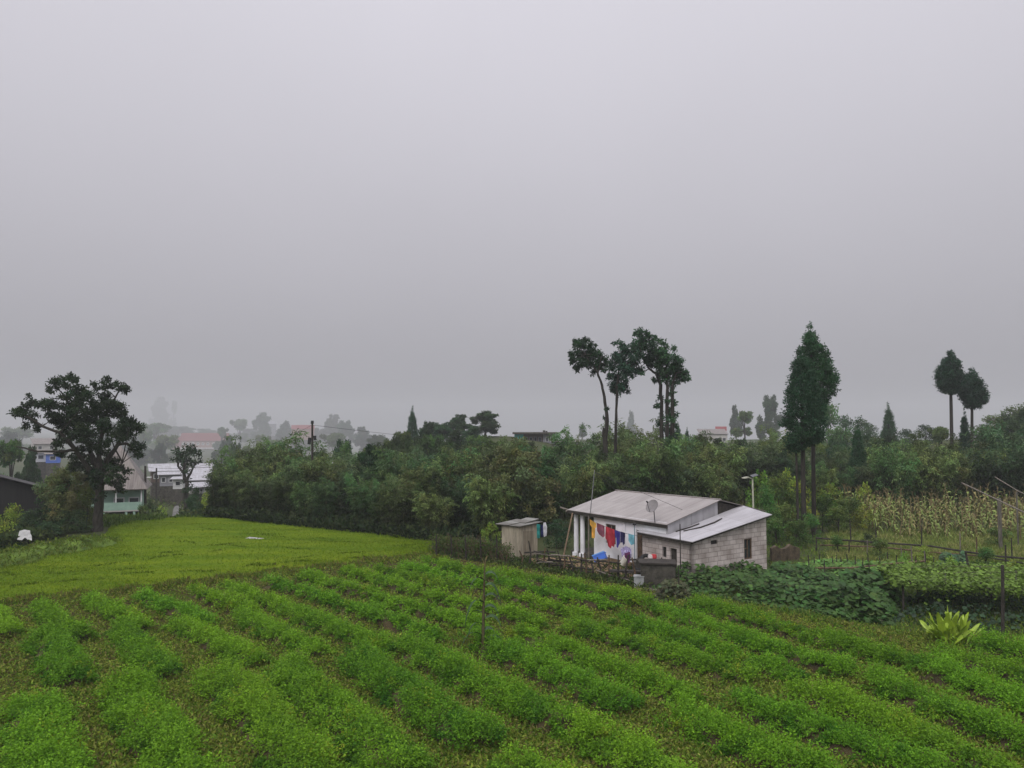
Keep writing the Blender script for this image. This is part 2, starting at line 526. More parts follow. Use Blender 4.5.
# ------------------------------------------------------------------ ground
ys = np.unique(np.concatenate([np.linspace(-60, 24, 22), np.linspace(24, 100, 77), np.geomspace(100, 3200, 70)]))
us = np.concatenate([np.linspace(-1.6, -0.9, 8)[:-1], np.linspace(-0.9, 0.9, 121), np.linspace(0.9, 1.6, 8)[1:]])
verts, faces = [], []
for y in ys:
    w = max(y, 0) + 60.0
    xs = us * w
    verts += list(zip(xs, np.full_like(xs, y), terrain(xs, np.full_like(xs, y))))
nu = len(us)
for j in range(len(ys) - 1):
    for i in range(nu - 1):
        a = j * nu + i
        faces.append((a, a + 1, a + nu + 1, a + nu))
me = bpy.data.meshes.new("ground")
me.from_pydata([tuple(map(float, v)) for v in verts], [], faces)
me.polygons.foreach_set("use_smooth", [True] * len(me.polygons))
me.materials.append(ground_mat("rough_pasture", True))
ground = link(bpy.data.objects.new("ground", me))
tag(ground, kind="structure")
# the tilled field: its own sheet of soil
EDGE_X = [-120, 0, 100, 140, 225, 330, 420, 500, 660, 760, 900, 960, 1150]
EDGE_Y = [610, 603, 594, 590, 579, 567, 556, 563, 591, 605, 631, 633, 642]
vs_, fs_ = [], []
cols = np.linspace(-120, 1150, 90)
for c in cols:
    e = np.interp(c, EDGE_X, EDGE_Y)
    yn, yf = 9.0, GP(c, e)[1]
    for k in range(40):
        y = yn + (yf - yn) * k / 39
        vs_.append(((c - 512) / FPX * y, y, 0.006))
for i in range(89):
    for k in range(39):
        a = i * 40 + k
        fs_.append((a, a + 40, a + 41, a + 1))
me = bpy.data.meshes.new("field_soil")
me.from_pydata([tuple(map(float, v)) for v in vs_], [], fs_)
me.materials.append(ground_mat("tilled_soil", False))
tag(link(bpy.data.objects.new("field_soil", me)), kind="structure")

# the lawn: a sheet just above the ground, with slight old terrace steps
near_px = [(-90, 606), (0, 603), (60, 598), (100, 593), (140, 589), (225, 578), (270, 573), (330, 566), (380, 561), (425, 556), (447, 549)]
far_px = [(452, 545), (440, 543), (400, 537), (360, 531), (300, 525), (250, 520), (215, 517), (185, 517), (140, 520), (112, 527), (100, 541), (60, 553), (0, 567), (-90, 580)]
nearw = np.array([GP(*p)[:2] for p in near_px])
farw = np.array([GP(*p)[:2] for p in far_px])[::-1]
def resample(p, n):
    s = np.concatenate([[0], np.cumsum(np.linalg.norm(np.diff(p, axis=0), axis=1))])
    t = np.linspace(0, s[-1], n)
    return np.stack([np.interp(t, s, p[:, 0]), np.interp(t, s, p[:, 1])], 1)
NU, NV = 110, 60
A_, B_ = resample(nearw, NU), resample(farw, NU)
verts, faces = [], []
def lawn_z(x, y):
    return 0.02 + 0.05 * np.sin(x * 0.35 + y * 0.8) * np.cos(x * .11 - y * .3) + 0.035 * np.sin(y * 1.9 + x * .25 + np.sin(x * .5))
for i in range(NU):
    for j in range(NV):
        t = j / (NV - 1)
        p = A_[i] * (1 - t) + B_[i] * t
        edge = min(t, 1 - t, i / (NU - 1), 1 - i / (NU - 1)) * 12
        verts.append((p[0], p[1], max(float(terrain(p[0], p[1])), -0.3) * 0 + 0.03 + min(1, edge) * (0.07 + float(lawn_z(*p)))))
for i in range(NU - 1):
    for j in range(NV - 1):
        a = i * NV + j
        faces.append((a, a + NV, a + NV + 1, a + 1))
me = bpy.data.meshes.new("lawn")
me.from_pydata([tuple(map(float, v)) for v in verts], [], faces)
me.polygons.foreach_set("use_smooth", [True] * len(me.polygons))
me.materials.append(lawn_mat())
lawn = link(bpy.data.objects.new("lawn", me))
tag(lawn, kind="structure")

# the concrete path beyond the lawn
pm = MB()
path_pts = [(169, 518, 176, 518), (173, 511, 180, 511), (176, 505, 182, 505), (174, 500, 179, 500)]
def far_ground(px, py):
    lo, hi = 20.0, 900.0
    for d in np.linspace(30, 400, 1500):
        p = PT(px, py, d)
        if p[2] <= float(terrain(p[0], p[1])):
            return p
    return PT(px, py, 60)
q = [(far_ground(a, b), far_ground(c, d)) for a, b, c, d in path_pts]
for (a0, b0), (a1, b1) in zip(q[:-1], q[1:]):
    for k in range(6):
        u0, u1 = k / 6, (k + 1) / 6
        w = [a0 + (a1 - a0) * u0, b0 + (b1 - b0) * u0, b0 + (b1 - b0) * u1, a0 + (a1 - a0) * u1]
        w = [(p[0], p[1], float(terrain(p[0], p[1])) + 0.12) for p in w]
        pm.add(w, [(0, 1, 2, 3)])
path = pm.build("path", plain("path_concrete", (0.12, 0.118, 0.11), 0.9, 0.2, 1.0))
tag(path, kind="structure")

# ------------------------------------------------------------------ haze (even, closed, sky outside)
hz = bpy.data.materials.new("haze_air"); hz.use_nodes = True
hn, hl = hz.node_tree.nodes, hz.node_tree.links
for n in list(hn): hn.remove(n)
ho = hn.new("ShaderNodeOutputMaterial")
hv = hn.new("ShaderNodeVolumePrincipled")
hv.inputs["Color"].default_value = (0.70, 0.71, 0.735, 1)
hv.inputs["Density"].default_value = HAZE_DENSITY
hl.new(hv.outputs[0], ho.inputs["Volume"])
zmin = float(min(v[2] for v in me.vertices and [x.co for x in ground.data.vertices])) - 1.0
zmax = 95.0
b = MB().box((0, 1570, (zmin + zmax) / 2), (11000, 3480, zmax - zmin))
haze = b.build("haze", hz)
tag(haze, kind="stuff")
# ------------------------------------------------------------------ the crop beds
FRONT = [((30, 698), (52, 785), 1.5), ((122, 680), (196, 785), 1.45), ((218, 666), (322, 778), 1.5), ((286, 663), (402, 768), 1.5),
         ((350, 650), (487, 737), 1.4), ((400, 642), (580, 722), 1.3), ((470, 632), (636, 702), 1.3)]
MID = [((45, 634), (76, 676), 1.5), ((119, 622), (168, 668), 1.35), ((176, 618), (256, 656), 1.2), ((238, 611), (320, 648), 1.25),
       ((288, 605), (392, 644), 1.3), ((340, 599), (440, 632), 1.2), ((376, 593), (480, 621), 1.25), ((421, 589), (540, 619), 1.15),
       ((516, 626), (696, 693), 1.35), ((573, 620), (752, 673), 1.3), ((616, 613), (800, 669), 1.3), ((652, 605), (850, 665), 1.3),
       ((690, 598), (912, 657), 1.45)]
BACK = [((-18, 598), (12, 628), 1.3), ((38, 603), (82, 631), 1.3), ((90, 594), (146, 623), 1.15), ((140, 591), (210, 617), 1.15),
        ((190, 586), (250, 606), 1.0), ((222, 582), (286, 602), 1.05), ((266, 577), (340, 598), 1.05), ((304, 571), (380, 592), 1.1),
        ((343, 566), (418, 587), 1.05), ((375, 566), (452, 585), 1.0), ((402, 563), (484, 582), 1.0), ((422, 558), (502, 575), 1.0),
        ((502, 570), (652, 599), 1.0), ((493, 578), (618, 603), 1.0), ((488, 588), (584, 612), 1.0)]
FOOT = [((500, 757), (575, 786), 1.4), ((588, 724), (690, 785), 1.45), ((670, 706), (834, 776), 1.35), ((736, 695), (948, 776), 1.3),
        ((795, 684), (1010, 770), 1.3), ((868, 673), (1050, 748), 1.3), ((918, 660), (1060, 716), 1.3), ((944, 649), (1060, 684), 1.2),
        ((978, 639), (1060, 660), 1.2)]
ORD = ["first", "second", "third", "fourth", "fifth", "sixth", "seventh", "eighth", "ninth", "tenth", "eleventh", "twelfth",
       "thirteenth", "fourteenth", "fifteenth"]
M["soil"] = plain("bed_soil", (0.055, 0.042, 0.018), 0.95, 0.3, 4, bump=0.8)

def noise1(rg, n, k):
    """smooth random curve with k knots, about -1..1"""
    return np.interp(np.linspace(0, k - 1, n), np.arange(k), rg.uniform(-1, 1, k))

def make_bed(a, b, w, label, group, seed, lush):
    rg = np.random.default_rng(seed)
    w = w * (.64 if b[1] < 633 and a[1] < 606 else .77 if b[1] < 694 else .90)
    A, B = GP(*a, 0.42), GP(*b, 0.42)
    A[2] = B[2] = 0
    tall = 1.0 if A[1] < 25 else .82
    c = (A + B) / 2
    L = float(np.linalg.norm(B - A))
    ux = (B - A) / L
    uy = np.array([-ux[1], ux[0], 0])
    root = thing("crop_bed", c, label, "crop bed", group)
    dist = c[1]
    # soil ridge
    n, k = max(8, int(L / 0.3)), 9
    vs, fs = [], []
    wob = noise1(rg, n, max(3, int(L / 1.5)))
    hw = 1 + 0.16 * noise1(rg, n, max(4, int(L / 0.8)))
    for i in range(n):
        t = (-L / 2 + L * i / (n - 1)) * .95
        endf = min(1, i / 2.0, (n - 1 - i) / 2.0)
        for j in range(k):
            s = (j / (k - 1) - 0.5) * (w - 0.06)
            h = 0.36 * tall * max(0, math.cos(math.pi * (j / (k - 1) - .5))) ** .6 * endf
            p = ux * t + uy * (s + 0.1 * wob[i]) + np.array([0, 0, h - 0.015 + rg.uniform(-.012, .012)])
            vs.append(p + c)
    for i in range(n - 1):
        for j in range(k - 1):
            a0 = i * k + j
            fs.append((a0, a0 + 1, a0 + k + 1, a0 + k))
    MB().add(vs, fs).build("soil_ridge", M["soil"], root, smooth=True)
    # plants: fronds that rise from each plant and arch outwards
    area = L * w
    npl = int(area / 0.036)
    t = rg.uniform(-L / 2, L / 2, npl)
    s = rg.uniform(-1, 1, npl) * .92
    iw = np.interp(t, np.linspace(-L / 2, L / 2, n), hw)
    iwob = np.interp(t, np.linspace(-L / 2, L / 2, n), wob)
    hv = np.interp(t, np.linspace(-L / 2, L / 2, max(4, int(L / .7))), rg.uniform(-1, 1, max(4, int(L / .7))))
    gap = np.interp(t, np.linspace(-L / 2, L / 2, max(4, int(L / .9))), rg.uniform(0, 1, max(4, int(L / .9))))
    keep = rg.uniform(0, 1, npl) < np.where(gap < 0.02, 0.5, 0.97)
    t, s, iw, iwob, hv = t[keep], s[keep], iw[keep], iwob[keep], hv[keep]
    npl = len(t)
    base = ux * t[:, None] + uy * (s * w / 2 * iw + 0.1 * iwob)[:, None]
    base[:, 2] = 0.33 * tall * np.cos(math.pi / 2 * np.clip(np.abs(s), 0, .98)) ** .6
    nlump = max(4, int(area / 0.17))
    lt_, ls_ = rg.uniform(-L / 2, L / 2, nlump), rg.uniform(-.8, .8, nlump) * w / 2
    ld = np.min(np.hypot(t[:, None] - lt_[None], (s * w / 2)[:, None] - ls_[None]), axis=1)
    lump = np.clip(1 - (ld / 0.30) ** 2, 0, 1)
    ph = (0.25 + 0.27 * lump + 0.08 * hv + rg.uniform(-.04, .05, npl)) * (1 - 0.45 * np.abs(s) ** 2.5) * tall
    hue = rg.normal(0, 1, npl)
    K, Q = (15, 9) if dist < 26 else (12, 8)
    az = rg.uniform(0, 2 * math.pi, (npl, K))
    el = rg.uniform(0.35, 1.45, (npl, K))
    dirs = np.stack([np.cos(az) * np.cos(el), np.sin(az) * np.cos(el), np.sin(el)], -1)
    lenf = ph[:, None] * rg.uniform(0.75, 1.25, (npl, K))
    u = np.linspace(0.3, 1.0, Q)[None, None, :]
    P = base[:, None, None, :] + dirs[:, :, None, :] * (lenf[:, :, None] * u)[..., None]
    P[..., 2] -= 0.10 * (u ** 2) * np.cos(el)[:, :, None]
    P = P + rg.normal(0, 0.018, P.shape)
    D = dirs[:, :, None, :] * 0.8 + rg.normal(0, 0.75, P.shape)
    D[..., 2] = D[..., 2] * 0.7
    Nn = rg.normal(0, 0.55, P.shape); Nn[..., 2] += 0.9
    bright = np.array([0.175, 0.35, 0.020]); dark = np.array([0.042, 0.14, 0.014]); yel = np.array([0.23, 0.31, 0.025])
    f = np.clip(lush + 0.14 * hue + 0.5 * (lump - .45), 0, 1)[:, None]  # lump tops brighter, gaps darker: shading put into the leaf colour
    colp = bright * f + dark * (1 - f)
    yy = rg.uniform(0, 1, npl) < 0.025
    colp[yy] = yel
    col = np.broadcast_to(colp[:, None, None, :], P.shape) * (1 + rg.normal(0, 0.16, P.shape[:-1]))[..., None]
    leaf = (0.062 if dist < 26 else 0.078)
    m_ = P.reshape(-1, 3)
    nn = len(m_)
    o = leaf_object("crop_foliage", m_, D.reshape(-1, 3), Nn.reshape(-1, 3), leaf * rg.uniform(.7, 1.35, nn), leaf * 0.52 * rg.uniform(.7, 1.3, nn),
                    col.reshape(-1, 3), M["crop"], root, droop=0.15)
    return root

k = 0
rl = np.random.default_rng(5)
for beds, grp, txt in ((FRONT, "wide beds at the foot of the field", "wide bushy crop bed at the foot of the field, {} from the left"),
                       (MID, "beds in the middle of the field", "long green crop bed across the middle of the field, {} from the left"),
                       (BACK, "beds at the far edge of the field", "narrow crop bed at the far edge by the lawn and house, {} from the left"),
                       (FOOT, "feathery beds below the cross path", "feathery crop bed at the bottom below the weedy cross path, {} from the left")):
    order = sorted(range(len(beds)), key=lambda i: beds[i][0][0])
    for r_, i in enumerate(order):
        a, b_, w = beds[i]
        lush = {id(FRONT): 0.55, id(MID): 0.6, id(BACK): 0.66, id(FOOT): 0.68}[id(beds)] + rl.uniform(-.14, .14)
        make_bed(a, b_, w, txt.format(ORD[r_]), grp, 100 + k, lush)
        k += 1

# weeds between the beds (uncountable)
rg = np.random.default_rng(21)
def inside_field(x, y):
    px = 512 + FPX * x / y
    py = HOR + CAM_H * FPX / y
    edge = np.interp(px, EDGE_X, EDGE_Y)
    return (py > edge + 1) & (px > -90) & (px < 1110) & (py < 800)
nc = 46000
cy = 1 / rg.uniform(1 / 42.0, 1 / 14.5, nc) 
cx = rg.uniform(-0.8, 0.8, nc) * cy
ok = inside_field(cx, cy)
cx, cy = cx[ok], cy[ok]
pat = np.sin(cx * .9 + 1.3 * np.sin(cy * .7)) * np.cos(cy * 1.1 + np.sin(cx * .6)) + rg.normal(0, .45, len(cx))
cx, cy, pat = cx[pat > -0.95], cy[pat > -0.95], pat[pat > -0.95]
nl = 20
P = np.stack([np.repeat(cx, nl), np.repeat(cy, nl), np.zeros(len(cx) * nl)], 1)
sp = 0.14
P[:, :2] += rg.normal(0, sp, (len(P), 2))
P[:, 2] = np.abs(rg.normal(0, 0.065, len(P))) * (1 + 0.5 * np.repeat(np.clip(pat, 0, 1.5), nl)) + 0.01
D = rg.normal(0, 1, (len(P), 3)); D[:, 2] = np.abs(D[:, 2]) * 0.7 + .1
N_ = rg.normal(0, .6, (len(P), 3)); N_[:, 2] += .8
pal = np.array([[0.16, 0.20, 0.028], [0.12, 0.19, 0.022], [0.20, 0.21, 0.05], [0.14, 0.115, 0.045], [0.085, 0.17, 0.018], [0.21, 0.27, 0.04]])
ci = rg.choice(6, len(cx), p=[.3, .26, .13, .10, .17, .04])
col = np.repeat(pal[ci], nl, 0) * (1 + rg.normal(0, .2, (len(P), 1)))
o = leaf_object("weeds", P, D, N_, rg.uniform(.05, .13, len(P)), rg.uniform(.02, .05, len(P)), col, M["weed"])
tag(o, kind="stuff")

# short grass blades over the lawn, longer along its old terrace edges
rg = np.random.default_rng(22)
def lawn_points(n):
    i = rg.uniform(0, NU - 1.001, n); t = rg.uniform(0, 1, n)
    i0 = i.astype(int); fr = (i - i0)[:, None]
    a = A_[i0] * (1 - fr) + A_[i0 + 1] * fr
    b = B_[i0] * (1 - fr) + B_[i0 + 1] * fr
    return a * (1 - t)[:, None] + b * t[:, None]
xy = lawn_points(90000)
lines = [((-20, 579), (140, 572)), ((60, 571), (220, 553)), ((120, 578), (300, 566)), ((240, 570), (390, 557)), ((170, 545), (330, 553)),
         ((230, 532), (420, 552)), ((100, 560), (240, 546)), ((180, 528), (330, 541)), ((290, 562), (432, 545)), ((-10, 590), (100, 584))]
ex = []
for a, b in lines:
    A, B = GP(*a), GP(*b)
    n = 2200
    u = rg.uniform(0, 1, n)[:, None]
    p = A * (1 - u) + B * u
    p[:, 1] += 0.25 * np.sin(u[:, 0] * 21) + 0.3 * np.sin(u[:, 0] * 8.3 + 1)
    p = p[rg.uniform(0, 1, n) < 0.10 + 0.15 * np.sin(u[:, 0] * 17 + a[0])]
    ex.append(p[:, :2] + rg.normal(0, .10, (len(p), 2)))
ex = np.concatenate(ex)
P = np.concatenate([np.c_[xy, np.full(len(xy), 0.08)], np.c_[ex, np.full(len(ex), 0.06)]])
P[:, 2] = 0.07 + lawn_z(P[:, 0], P[:, 1])
n1, n2 = len(xy), len(ex)
D = rg.normal(0, .55, (n1 + n2, 3)); D[:, 2] = 1
N_ = rg.normal(0, 1, (n1 + n2, 3))
Ls = np.concatenate([rg.uniform(.05, .11, n1), rg.uniform(.08, .15, n2)])
pal = np.array([[0.125, 0.205, 0.010], [0.095, 0.165, 0.008], [0.155, 0.205, 0.013]])
col = pal[rg.choice(3, n1 + n2)] * (1 + rg.normal(0, .14, (n1 + n2, 1)))
col[n1:] = np.array([0.08, 0.125, 0.009]) * (1 + rg.normal(0, .2, (n2, 1)))
o = leaf_object("lawn_grass", P, D, N_, Ls, Ls * .35, col, M["weed"])
tag(o, kind="stuff")

# ------------------------------------------------------------------ plant builders
def clump_leaves(C, rad, per, rg, leaf, aspect=0.5, shell=0.55, up=0.25, droop=0.0):
    """leaves through ellipsoid clumps C (n,3) with radii rad (n,3)"""
    C, rad = np.asarray(C, float), np.asarray(rad, float)
    if rad.ndim == 1: rad = rad[:, None] * np.ones(3)
    vol = rad.prod(1) ** (2 / 3)
    cnt = np.maximum(6, (per * vol).astype(int))
    idx = np.repeat(np.arange(len(C)), cnt)
    u = rnd_dir(len(idx), rg)
    rr = shell + (1 - shell) * rg.uniform(0, 1, len(idx)) ** .6
    rr *= rg.uniform(.85, 1.15, len(idx))
    P = C[idx] + u * rad[idx] * rr[:, None]
    N_ = u * 0.8 + rg.normal(0, .5, u.shape); N_[:, 2] += up
    D = rnd_dir(len(idx), rg) + u * .35
    D[:, 2] -= droop
    L_ = leaf * rg.uniform(.65, 1.35, len(idx))
    return P, D, N_, L_, L_ * aspect * rg.uniform(.8, 1.2, len(idx)), idx

def subclumps(C, rad, k, f, rg, flat=0.8):
    """break every clump into k smaller ones near its surface"""
    oc, orr = [], []
    for c, r in zip(np.asarray(C, float), np.asarray(rad, float)):
        r3 = np.ones(3) * r if np.isscalar(r) or np.ndim(r) == 0 else r
        u = rnd_dir(k, rg)
        oc.append(c + u * r3 * rg.uniform(.45, .95, (k, 1)))
        q = np.mean(r3) * f * rg.uniform(.7, 1.35, k)
        orr.append(np.stack([q, q, q * flat], 1))
    return np.concatenate(oc), np.concatenate(orr)

def tint(idx, nC, base, rg, var=.22, hue=.12, leafvar=.15):
    cv = np.clip(1 + rg.normal(0, var, nC), .4, 1.9)[:, None] * (1 + rg.normal(0, hue, (nC, 3)) * np.array([1, .35, .6]))
    return np.asarray(base) * cv[idx] * np.clip(1 + rg.normal(0, leafvar, (len(idx), 1)), .4, 1.7)

PROTO, USED = {}, {}
def place(kind, loc, scale, label, group=None, rz=0.0):
    """the first time the built plant itself, afterwards a copy of it and its parts"""
    p = PROTO[kind]
    if not USED.get(kind):
        USED[kind] = True
        o = p
    else:
        o = copy_tree(p)
    o.location = tuple(float(v) for v in loc)
    o.rotation_euler = (0, 0, rz)
    o.scale = scale if not np.isscalar(scale) else (scale,) * 3
    o["label"] = label
    if group: o["group"] = group
    elif "group" in o: del o["group"]
    return o

def bamboo(kind, seed, ncul, hgt, spread, base, leaves=20):
    rg = np.random.default_rng(seed)
    root = thing("bamboo_clump", (0, 0, 0), "bamboo clump", "bamboo")
    mb = MB()
    P, D, N_, Ls, Cc = [], [], [], [], []
    for i in range(ncul):
        az = rg.uniform(0, 2 * math.pi)
        r0 = spread * .45 * math.sqrt(rg.uniform(0, 1))
        h = hgt * rg.uniform(.62, 1.05)
        out = rg.uniform(.12, .42) * h * .6
        s = np.linspace(0, 1, 9)
        dx = r0 + out * s ** 2.2
        z = h * (s - 0.20 * s ** 5 * (out / (.25 * h)))
        pts = np.stack([np.cos(az) * dx, np.sin(az) * dx, z], 1)
        mb.tube(pts[:9], np.linspace(.035, .012, 9), 4, cap=False)
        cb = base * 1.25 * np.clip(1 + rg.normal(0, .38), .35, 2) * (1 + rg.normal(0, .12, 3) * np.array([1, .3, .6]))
        nt = 17
        for st in rg.uniform(.18, 1.0, nt) ** .8:
            p = np.array([np.interp(st, s, pts[:, q]) for q in range(3)])
            a2 = rg.uniform(0, 2 * math.pi)
            tl = rg.uniform(.35, .95) * (1.15 - .5 * st)
            tw = np.array([math.cos(a2), math.sin(a2), rg.uniform(-.1, .5)]) * tl
            m = leaves
            u = rg.uniform(.15, 1.05, m)[:, None]
            q = p + tw * u + rg.normal(0, .09, (m, 3))
            q[:, 2] -= .22 * u[:, 0] ** 2
            dd = unit(tw)[None] * .7 + rg.normal(0, .55, (m, 3)); dd[:, 2] -= .45
            nn = rg.normal(0, .5, (m, 3)); nn[:, 2] += .7
            P.append(q); D.append(dd); N_.append(nn); Ls.append(rg.uniform(.16, .34, m))
            Cc.append(cb * (1 + 1.1 * (st - .6)) * np.clip(1 + rg.normal(0, .2, (m, 1)), .4, 1.7))  # leaves brighten up the culm: top light and lower shade in the colour
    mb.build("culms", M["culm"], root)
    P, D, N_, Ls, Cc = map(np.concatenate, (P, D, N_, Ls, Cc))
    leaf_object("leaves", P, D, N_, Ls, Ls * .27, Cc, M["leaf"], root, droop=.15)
    PROTO[kind] = root

def broadleaf(kind, seed, h, w, base, name="broadleaf_tree", cat="tree", trunk=0.3, nblob=13, leaf=.3, per=420, flat=.8, gaps=1.0, bottom=.12):
    rg = np.random.default_rng(seed)
    root = thing(name, (0, 0, 0), name, cat)
    C, Rr = [], []
    for i in range(nblob):
        a = rg.uniform(0, 2 * math.pi)
        zz = rg.uniform(bottom + .1, .9)
        rmax = w / 2 * math.sin(math.pi * min(1, max(.12, (zz - bottom) / (1.02 - bottom)) ** .75)) * .8
        r = rmax * math.sqrt(rg.uniform(.1, 1))
        C.append((math.cos(a) * r, math.sin(a) * r, zz * h))
        Rr.append(w * rg.uniform(.15, .25))
    C.append((0, 0, h * .9)); Rr.append(w * .16)
    C, Rr = np.array(C), np.array(Rr)
    sc_, sr = subclumps(C, Rr, 11, .36, rg, flat)
    P, D, N_, L_, W_, idx = clump_leaves(sc_, sr, per, rg, leaf, .55, .35)
    leaf_object("crown", P, D, N_, L_, W_, tint(idx, len(sc_), base, rg), M["leaf"], root)
    mb = MB()
    top = C[np.argmax(C[:, 2])]
    mb.tube([(0, 0, -.3), (0.02 * h, 0, h * .2), (top[0] * .3, top[1] * .3, h * .5), (top[0] * .7, top[1] * .7, h * .82)], [trunk, trunk * .8, trunk * .5, trunk * .15], 8)
    for c in C[:6]:
        z0 = h * rg.uniform(.18, .4)
        mb.tube([(0, 0, z0), (c[0] * .5, c[1] * .5, (z0 + c[2]) / 2 + .1), tuple(c)], [trunk * .45, trunk * .3, trunk * .1], 6)
    mb.build("trunk", M["bark"], root)
    PROTO[kind] = root

def profile_crown(rows, rg, n_tuft, tuft, leaf, per, droop=.5):
    """rows: (z, centre_x, half_width); tufts on a round crown of that profile; returns clump centres and radii"""
    rows = np.array(rows, float)
    rows[:, 2] = np.maximum(rows[:, 2] - tuft * .75, tuft * .15)
    z = rg.uniform(rows[:, 0].min(), rows[:, 0].max(), n_tuft * 3)
    hw = np.interp(z, rows[:, 0], rows[:, 2]); cx = np.interp(z, rows[:, 0], rows[:, 1])
    keep = rg.uniform(0, 1, len(z)) < (hw / rows[:, 2].max()) ** 1.1 + .08
    z, hw, cx = z[keep][:n_tuft], hw[keep][:n_tuft], cx[keep][:n_tuft]
    a = rg.uniform(0, 2 * math.pi, len(z))
    r = hw * (0.35 + .65 * rg.uniform(0, 1, len(z)) ** .45) * rg.uniform(.82, 1.08, len(z))
    C = np.stack([cx + np.cos(a) * r, np.sin(a) * r, z], 1)
    q = tuft * rg.uniform(.65, 1.3, len(z)) * np.clip((hw + tuft * .75) / (2.2 * tuft), .35, 1)
    return C, np.stack([q, q, q * .75], 1)

def conifer(kind, seed, h, w, base, name="conifer_tree", bare=.15, n_tuft=420, leaf=.22, per=520, trunk=.2):
    rg = np.random.default_rng(seed)
    root = thing(name, (0, 0, 0), name, "conifer")
    rows = [(h * bare, 0, w * .30), (h * (bare + .1), 0, w * .5), (h * .5, 0, w * .40), (h * .75, 0, w * .24), (h * .92, 0, w * .1), (h, 0, w * .02)]
    C, Rr = profile_crown(rows, rg, n_tuft, w * .085, leaf, per)
    P, D, N_, L_, W_, idx = clump_leaves(C, Rr, per, rg, leaf, .4, .3, droop=.4)
    leaf_object("crown", P, D, N_, L_, W_, tint(idx, len(C), base, rg), M["leaf"], root)
    MB().tube([(0, 0, -.3), (0, 0, h * .5), (0, 0, h * .95)], [trunk, trunk * .6, trunk * .1], 8).build("trunk", M["bark"], root)
    PROTO[kind] = root

GREEN_D = np.array([0.040, 0.075, 0.030]); GREEN_M = np.array([0.085, 0.15, 0.036]); GREEN_L = np.array([0.10, 0.17, 0.045])
GREEN_Y = np.array([0.15, 0.23, 0.035]); CON = np.array([0.030, 0.082, 0.036])
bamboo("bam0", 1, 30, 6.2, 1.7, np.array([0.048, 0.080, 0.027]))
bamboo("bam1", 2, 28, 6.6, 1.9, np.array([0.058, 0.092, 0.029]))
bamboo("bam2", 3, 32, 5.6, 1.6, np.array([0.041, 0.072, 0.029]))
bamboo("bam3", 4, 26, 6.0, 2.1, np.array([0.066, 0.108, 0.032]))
broadleaf("oak0", 11, 8, 7.5, GREEN_D, leaf=.34, per=480)
broadleaf("oak1", 12, 8, 6.5, GREEN_M, leaf=.34, per=480, nblob=8)
broadleaf("oak2", 13, 8, 8.5, GREEN_D * 1.2, leaf=.34, per=480, nblob=11)
broadleaf("pale0", 14, 6.5, 5.5, np.array([0.15, 0.185, 0.07]), leaf=.2, per=700, nblob=12, trunk=.14, flat=.9)
broadleaf("shrub0", 15, 2.4, 2.8, GREEN_M, name="shrub", cat="shrub", leaf=.13, per=620, trunk=.05, nblob=9, bottom=.02)
broadleaf("shrub1", 16, 2.4, 2.6, GREEN_Y * 1.35, name="shrub", cat="shrub", leaf=.14, per=560, trunk=.05, nblob=8, bottom=.02)
broadleaf("shrub2", 17, 2.2, 2.6, GREEN_D * 1.15, name="shrub", cat="shrub", leaf=.12, per=620, trunk=.05, nblob=10, bottom=.02)
conifer("con0", 31, 10, 3.6, CON)
conifer("con1", 32, 10, 4.2, CON * 1.15, bare=.25)

# ------------------------------------------------------------------ the bamboo belt
rg = np.random.default_rng(40)
BLAB = "feathery dark green bamboo clump in the belt behind the lawn and house"
BGRP = "bamboo clumps in the belt behind the lawn and house"
kinds = ["bam0", "bam1", "bam2", "bam3"]
def belt(px0, px1, d0, d1, step, hs, jitter=.7, kind=None):
    """a row of clumps from one pixel column to another; hs = height in metres"""
    a = np.array([(px0 - 512) / FPX * d0, d0]); b = np.array([(px1 - 512) / FPX * d1, d1])
    n = max(2, int(np.linalg.norm(b - a) / step))
    for i in range(n):
        p = a + (b - a) * (i + rg.uniform(.2, .8)) / n + rg.normal(0, jitter * .4, 2)
        kd = kind or kinds[rg.integers(4)]
        s = (hs - .85 * min(0, float(terrain(p[0], p[1])))) * rg.uniform(.86, 1.1) / 6.0
        place(kd, (p[0], p[1], float(terrain(p[0], p[1])) - .05), (s * rg.uniform(.95, 1.2), s * rg.uniform(.95, 1.2), s), BLAB, BGRP, rg.uniform(0, 6.28))
belt(214, 452, 61.5, 47.5, 2.3, 3.7)
belt(222, 470, 64.5, 50.5, 2.3, 4.9)
belt(240, 560, 68, 54, 2.6, 5.7)
belt(255, 580, 73, 60, 3.0, 6.1)
belt(470, 600, 46.5, 51, 2.3, 4.6)
belt(560, 742, 52, 53, 2.3, 5.6)
belt(540, 748, 58, 59, 2.7, 6.1)
belt(600, 780, 66, 66, 3.0, 6.4)
belt(875, 985, 60, 61, 2.3, 5.6, kind="bam3")
belt(890, 1000, 65, 66, 2.5, 6.4, kind="bam3")
belt(985, 1110, 60, 58, 2.3, 6.8, kind="bam2")
belt(978, 1120, 65, 64, 2.3, 8.0, kind="bam2")
belt(990, 1120, 70, 68, 2.4, 9.4, kind="bam2")
belt(840, 900, 72, 72, 2.6, 5.4)
belt(792, 885, 60, 62, 2.4, 4.4)
belt(792, 885, 68, 70, 2.6, 5.6)
belt(560, 800, 76, 76, 3.2, 7.0)
# ------------------------------------------------------------------ the house
HA = np.array([3.09, 41.2]); HDIR = np.array([.568, -.823]); HPER = np.array([.823, .568])
HRZ = math.atan2(HDIR[1], HDIR[0])
def HS(s, t, z):
    p = HA + HDIR * s + HPER * t
    return (float(p[0]), float(p[1]), float(z))

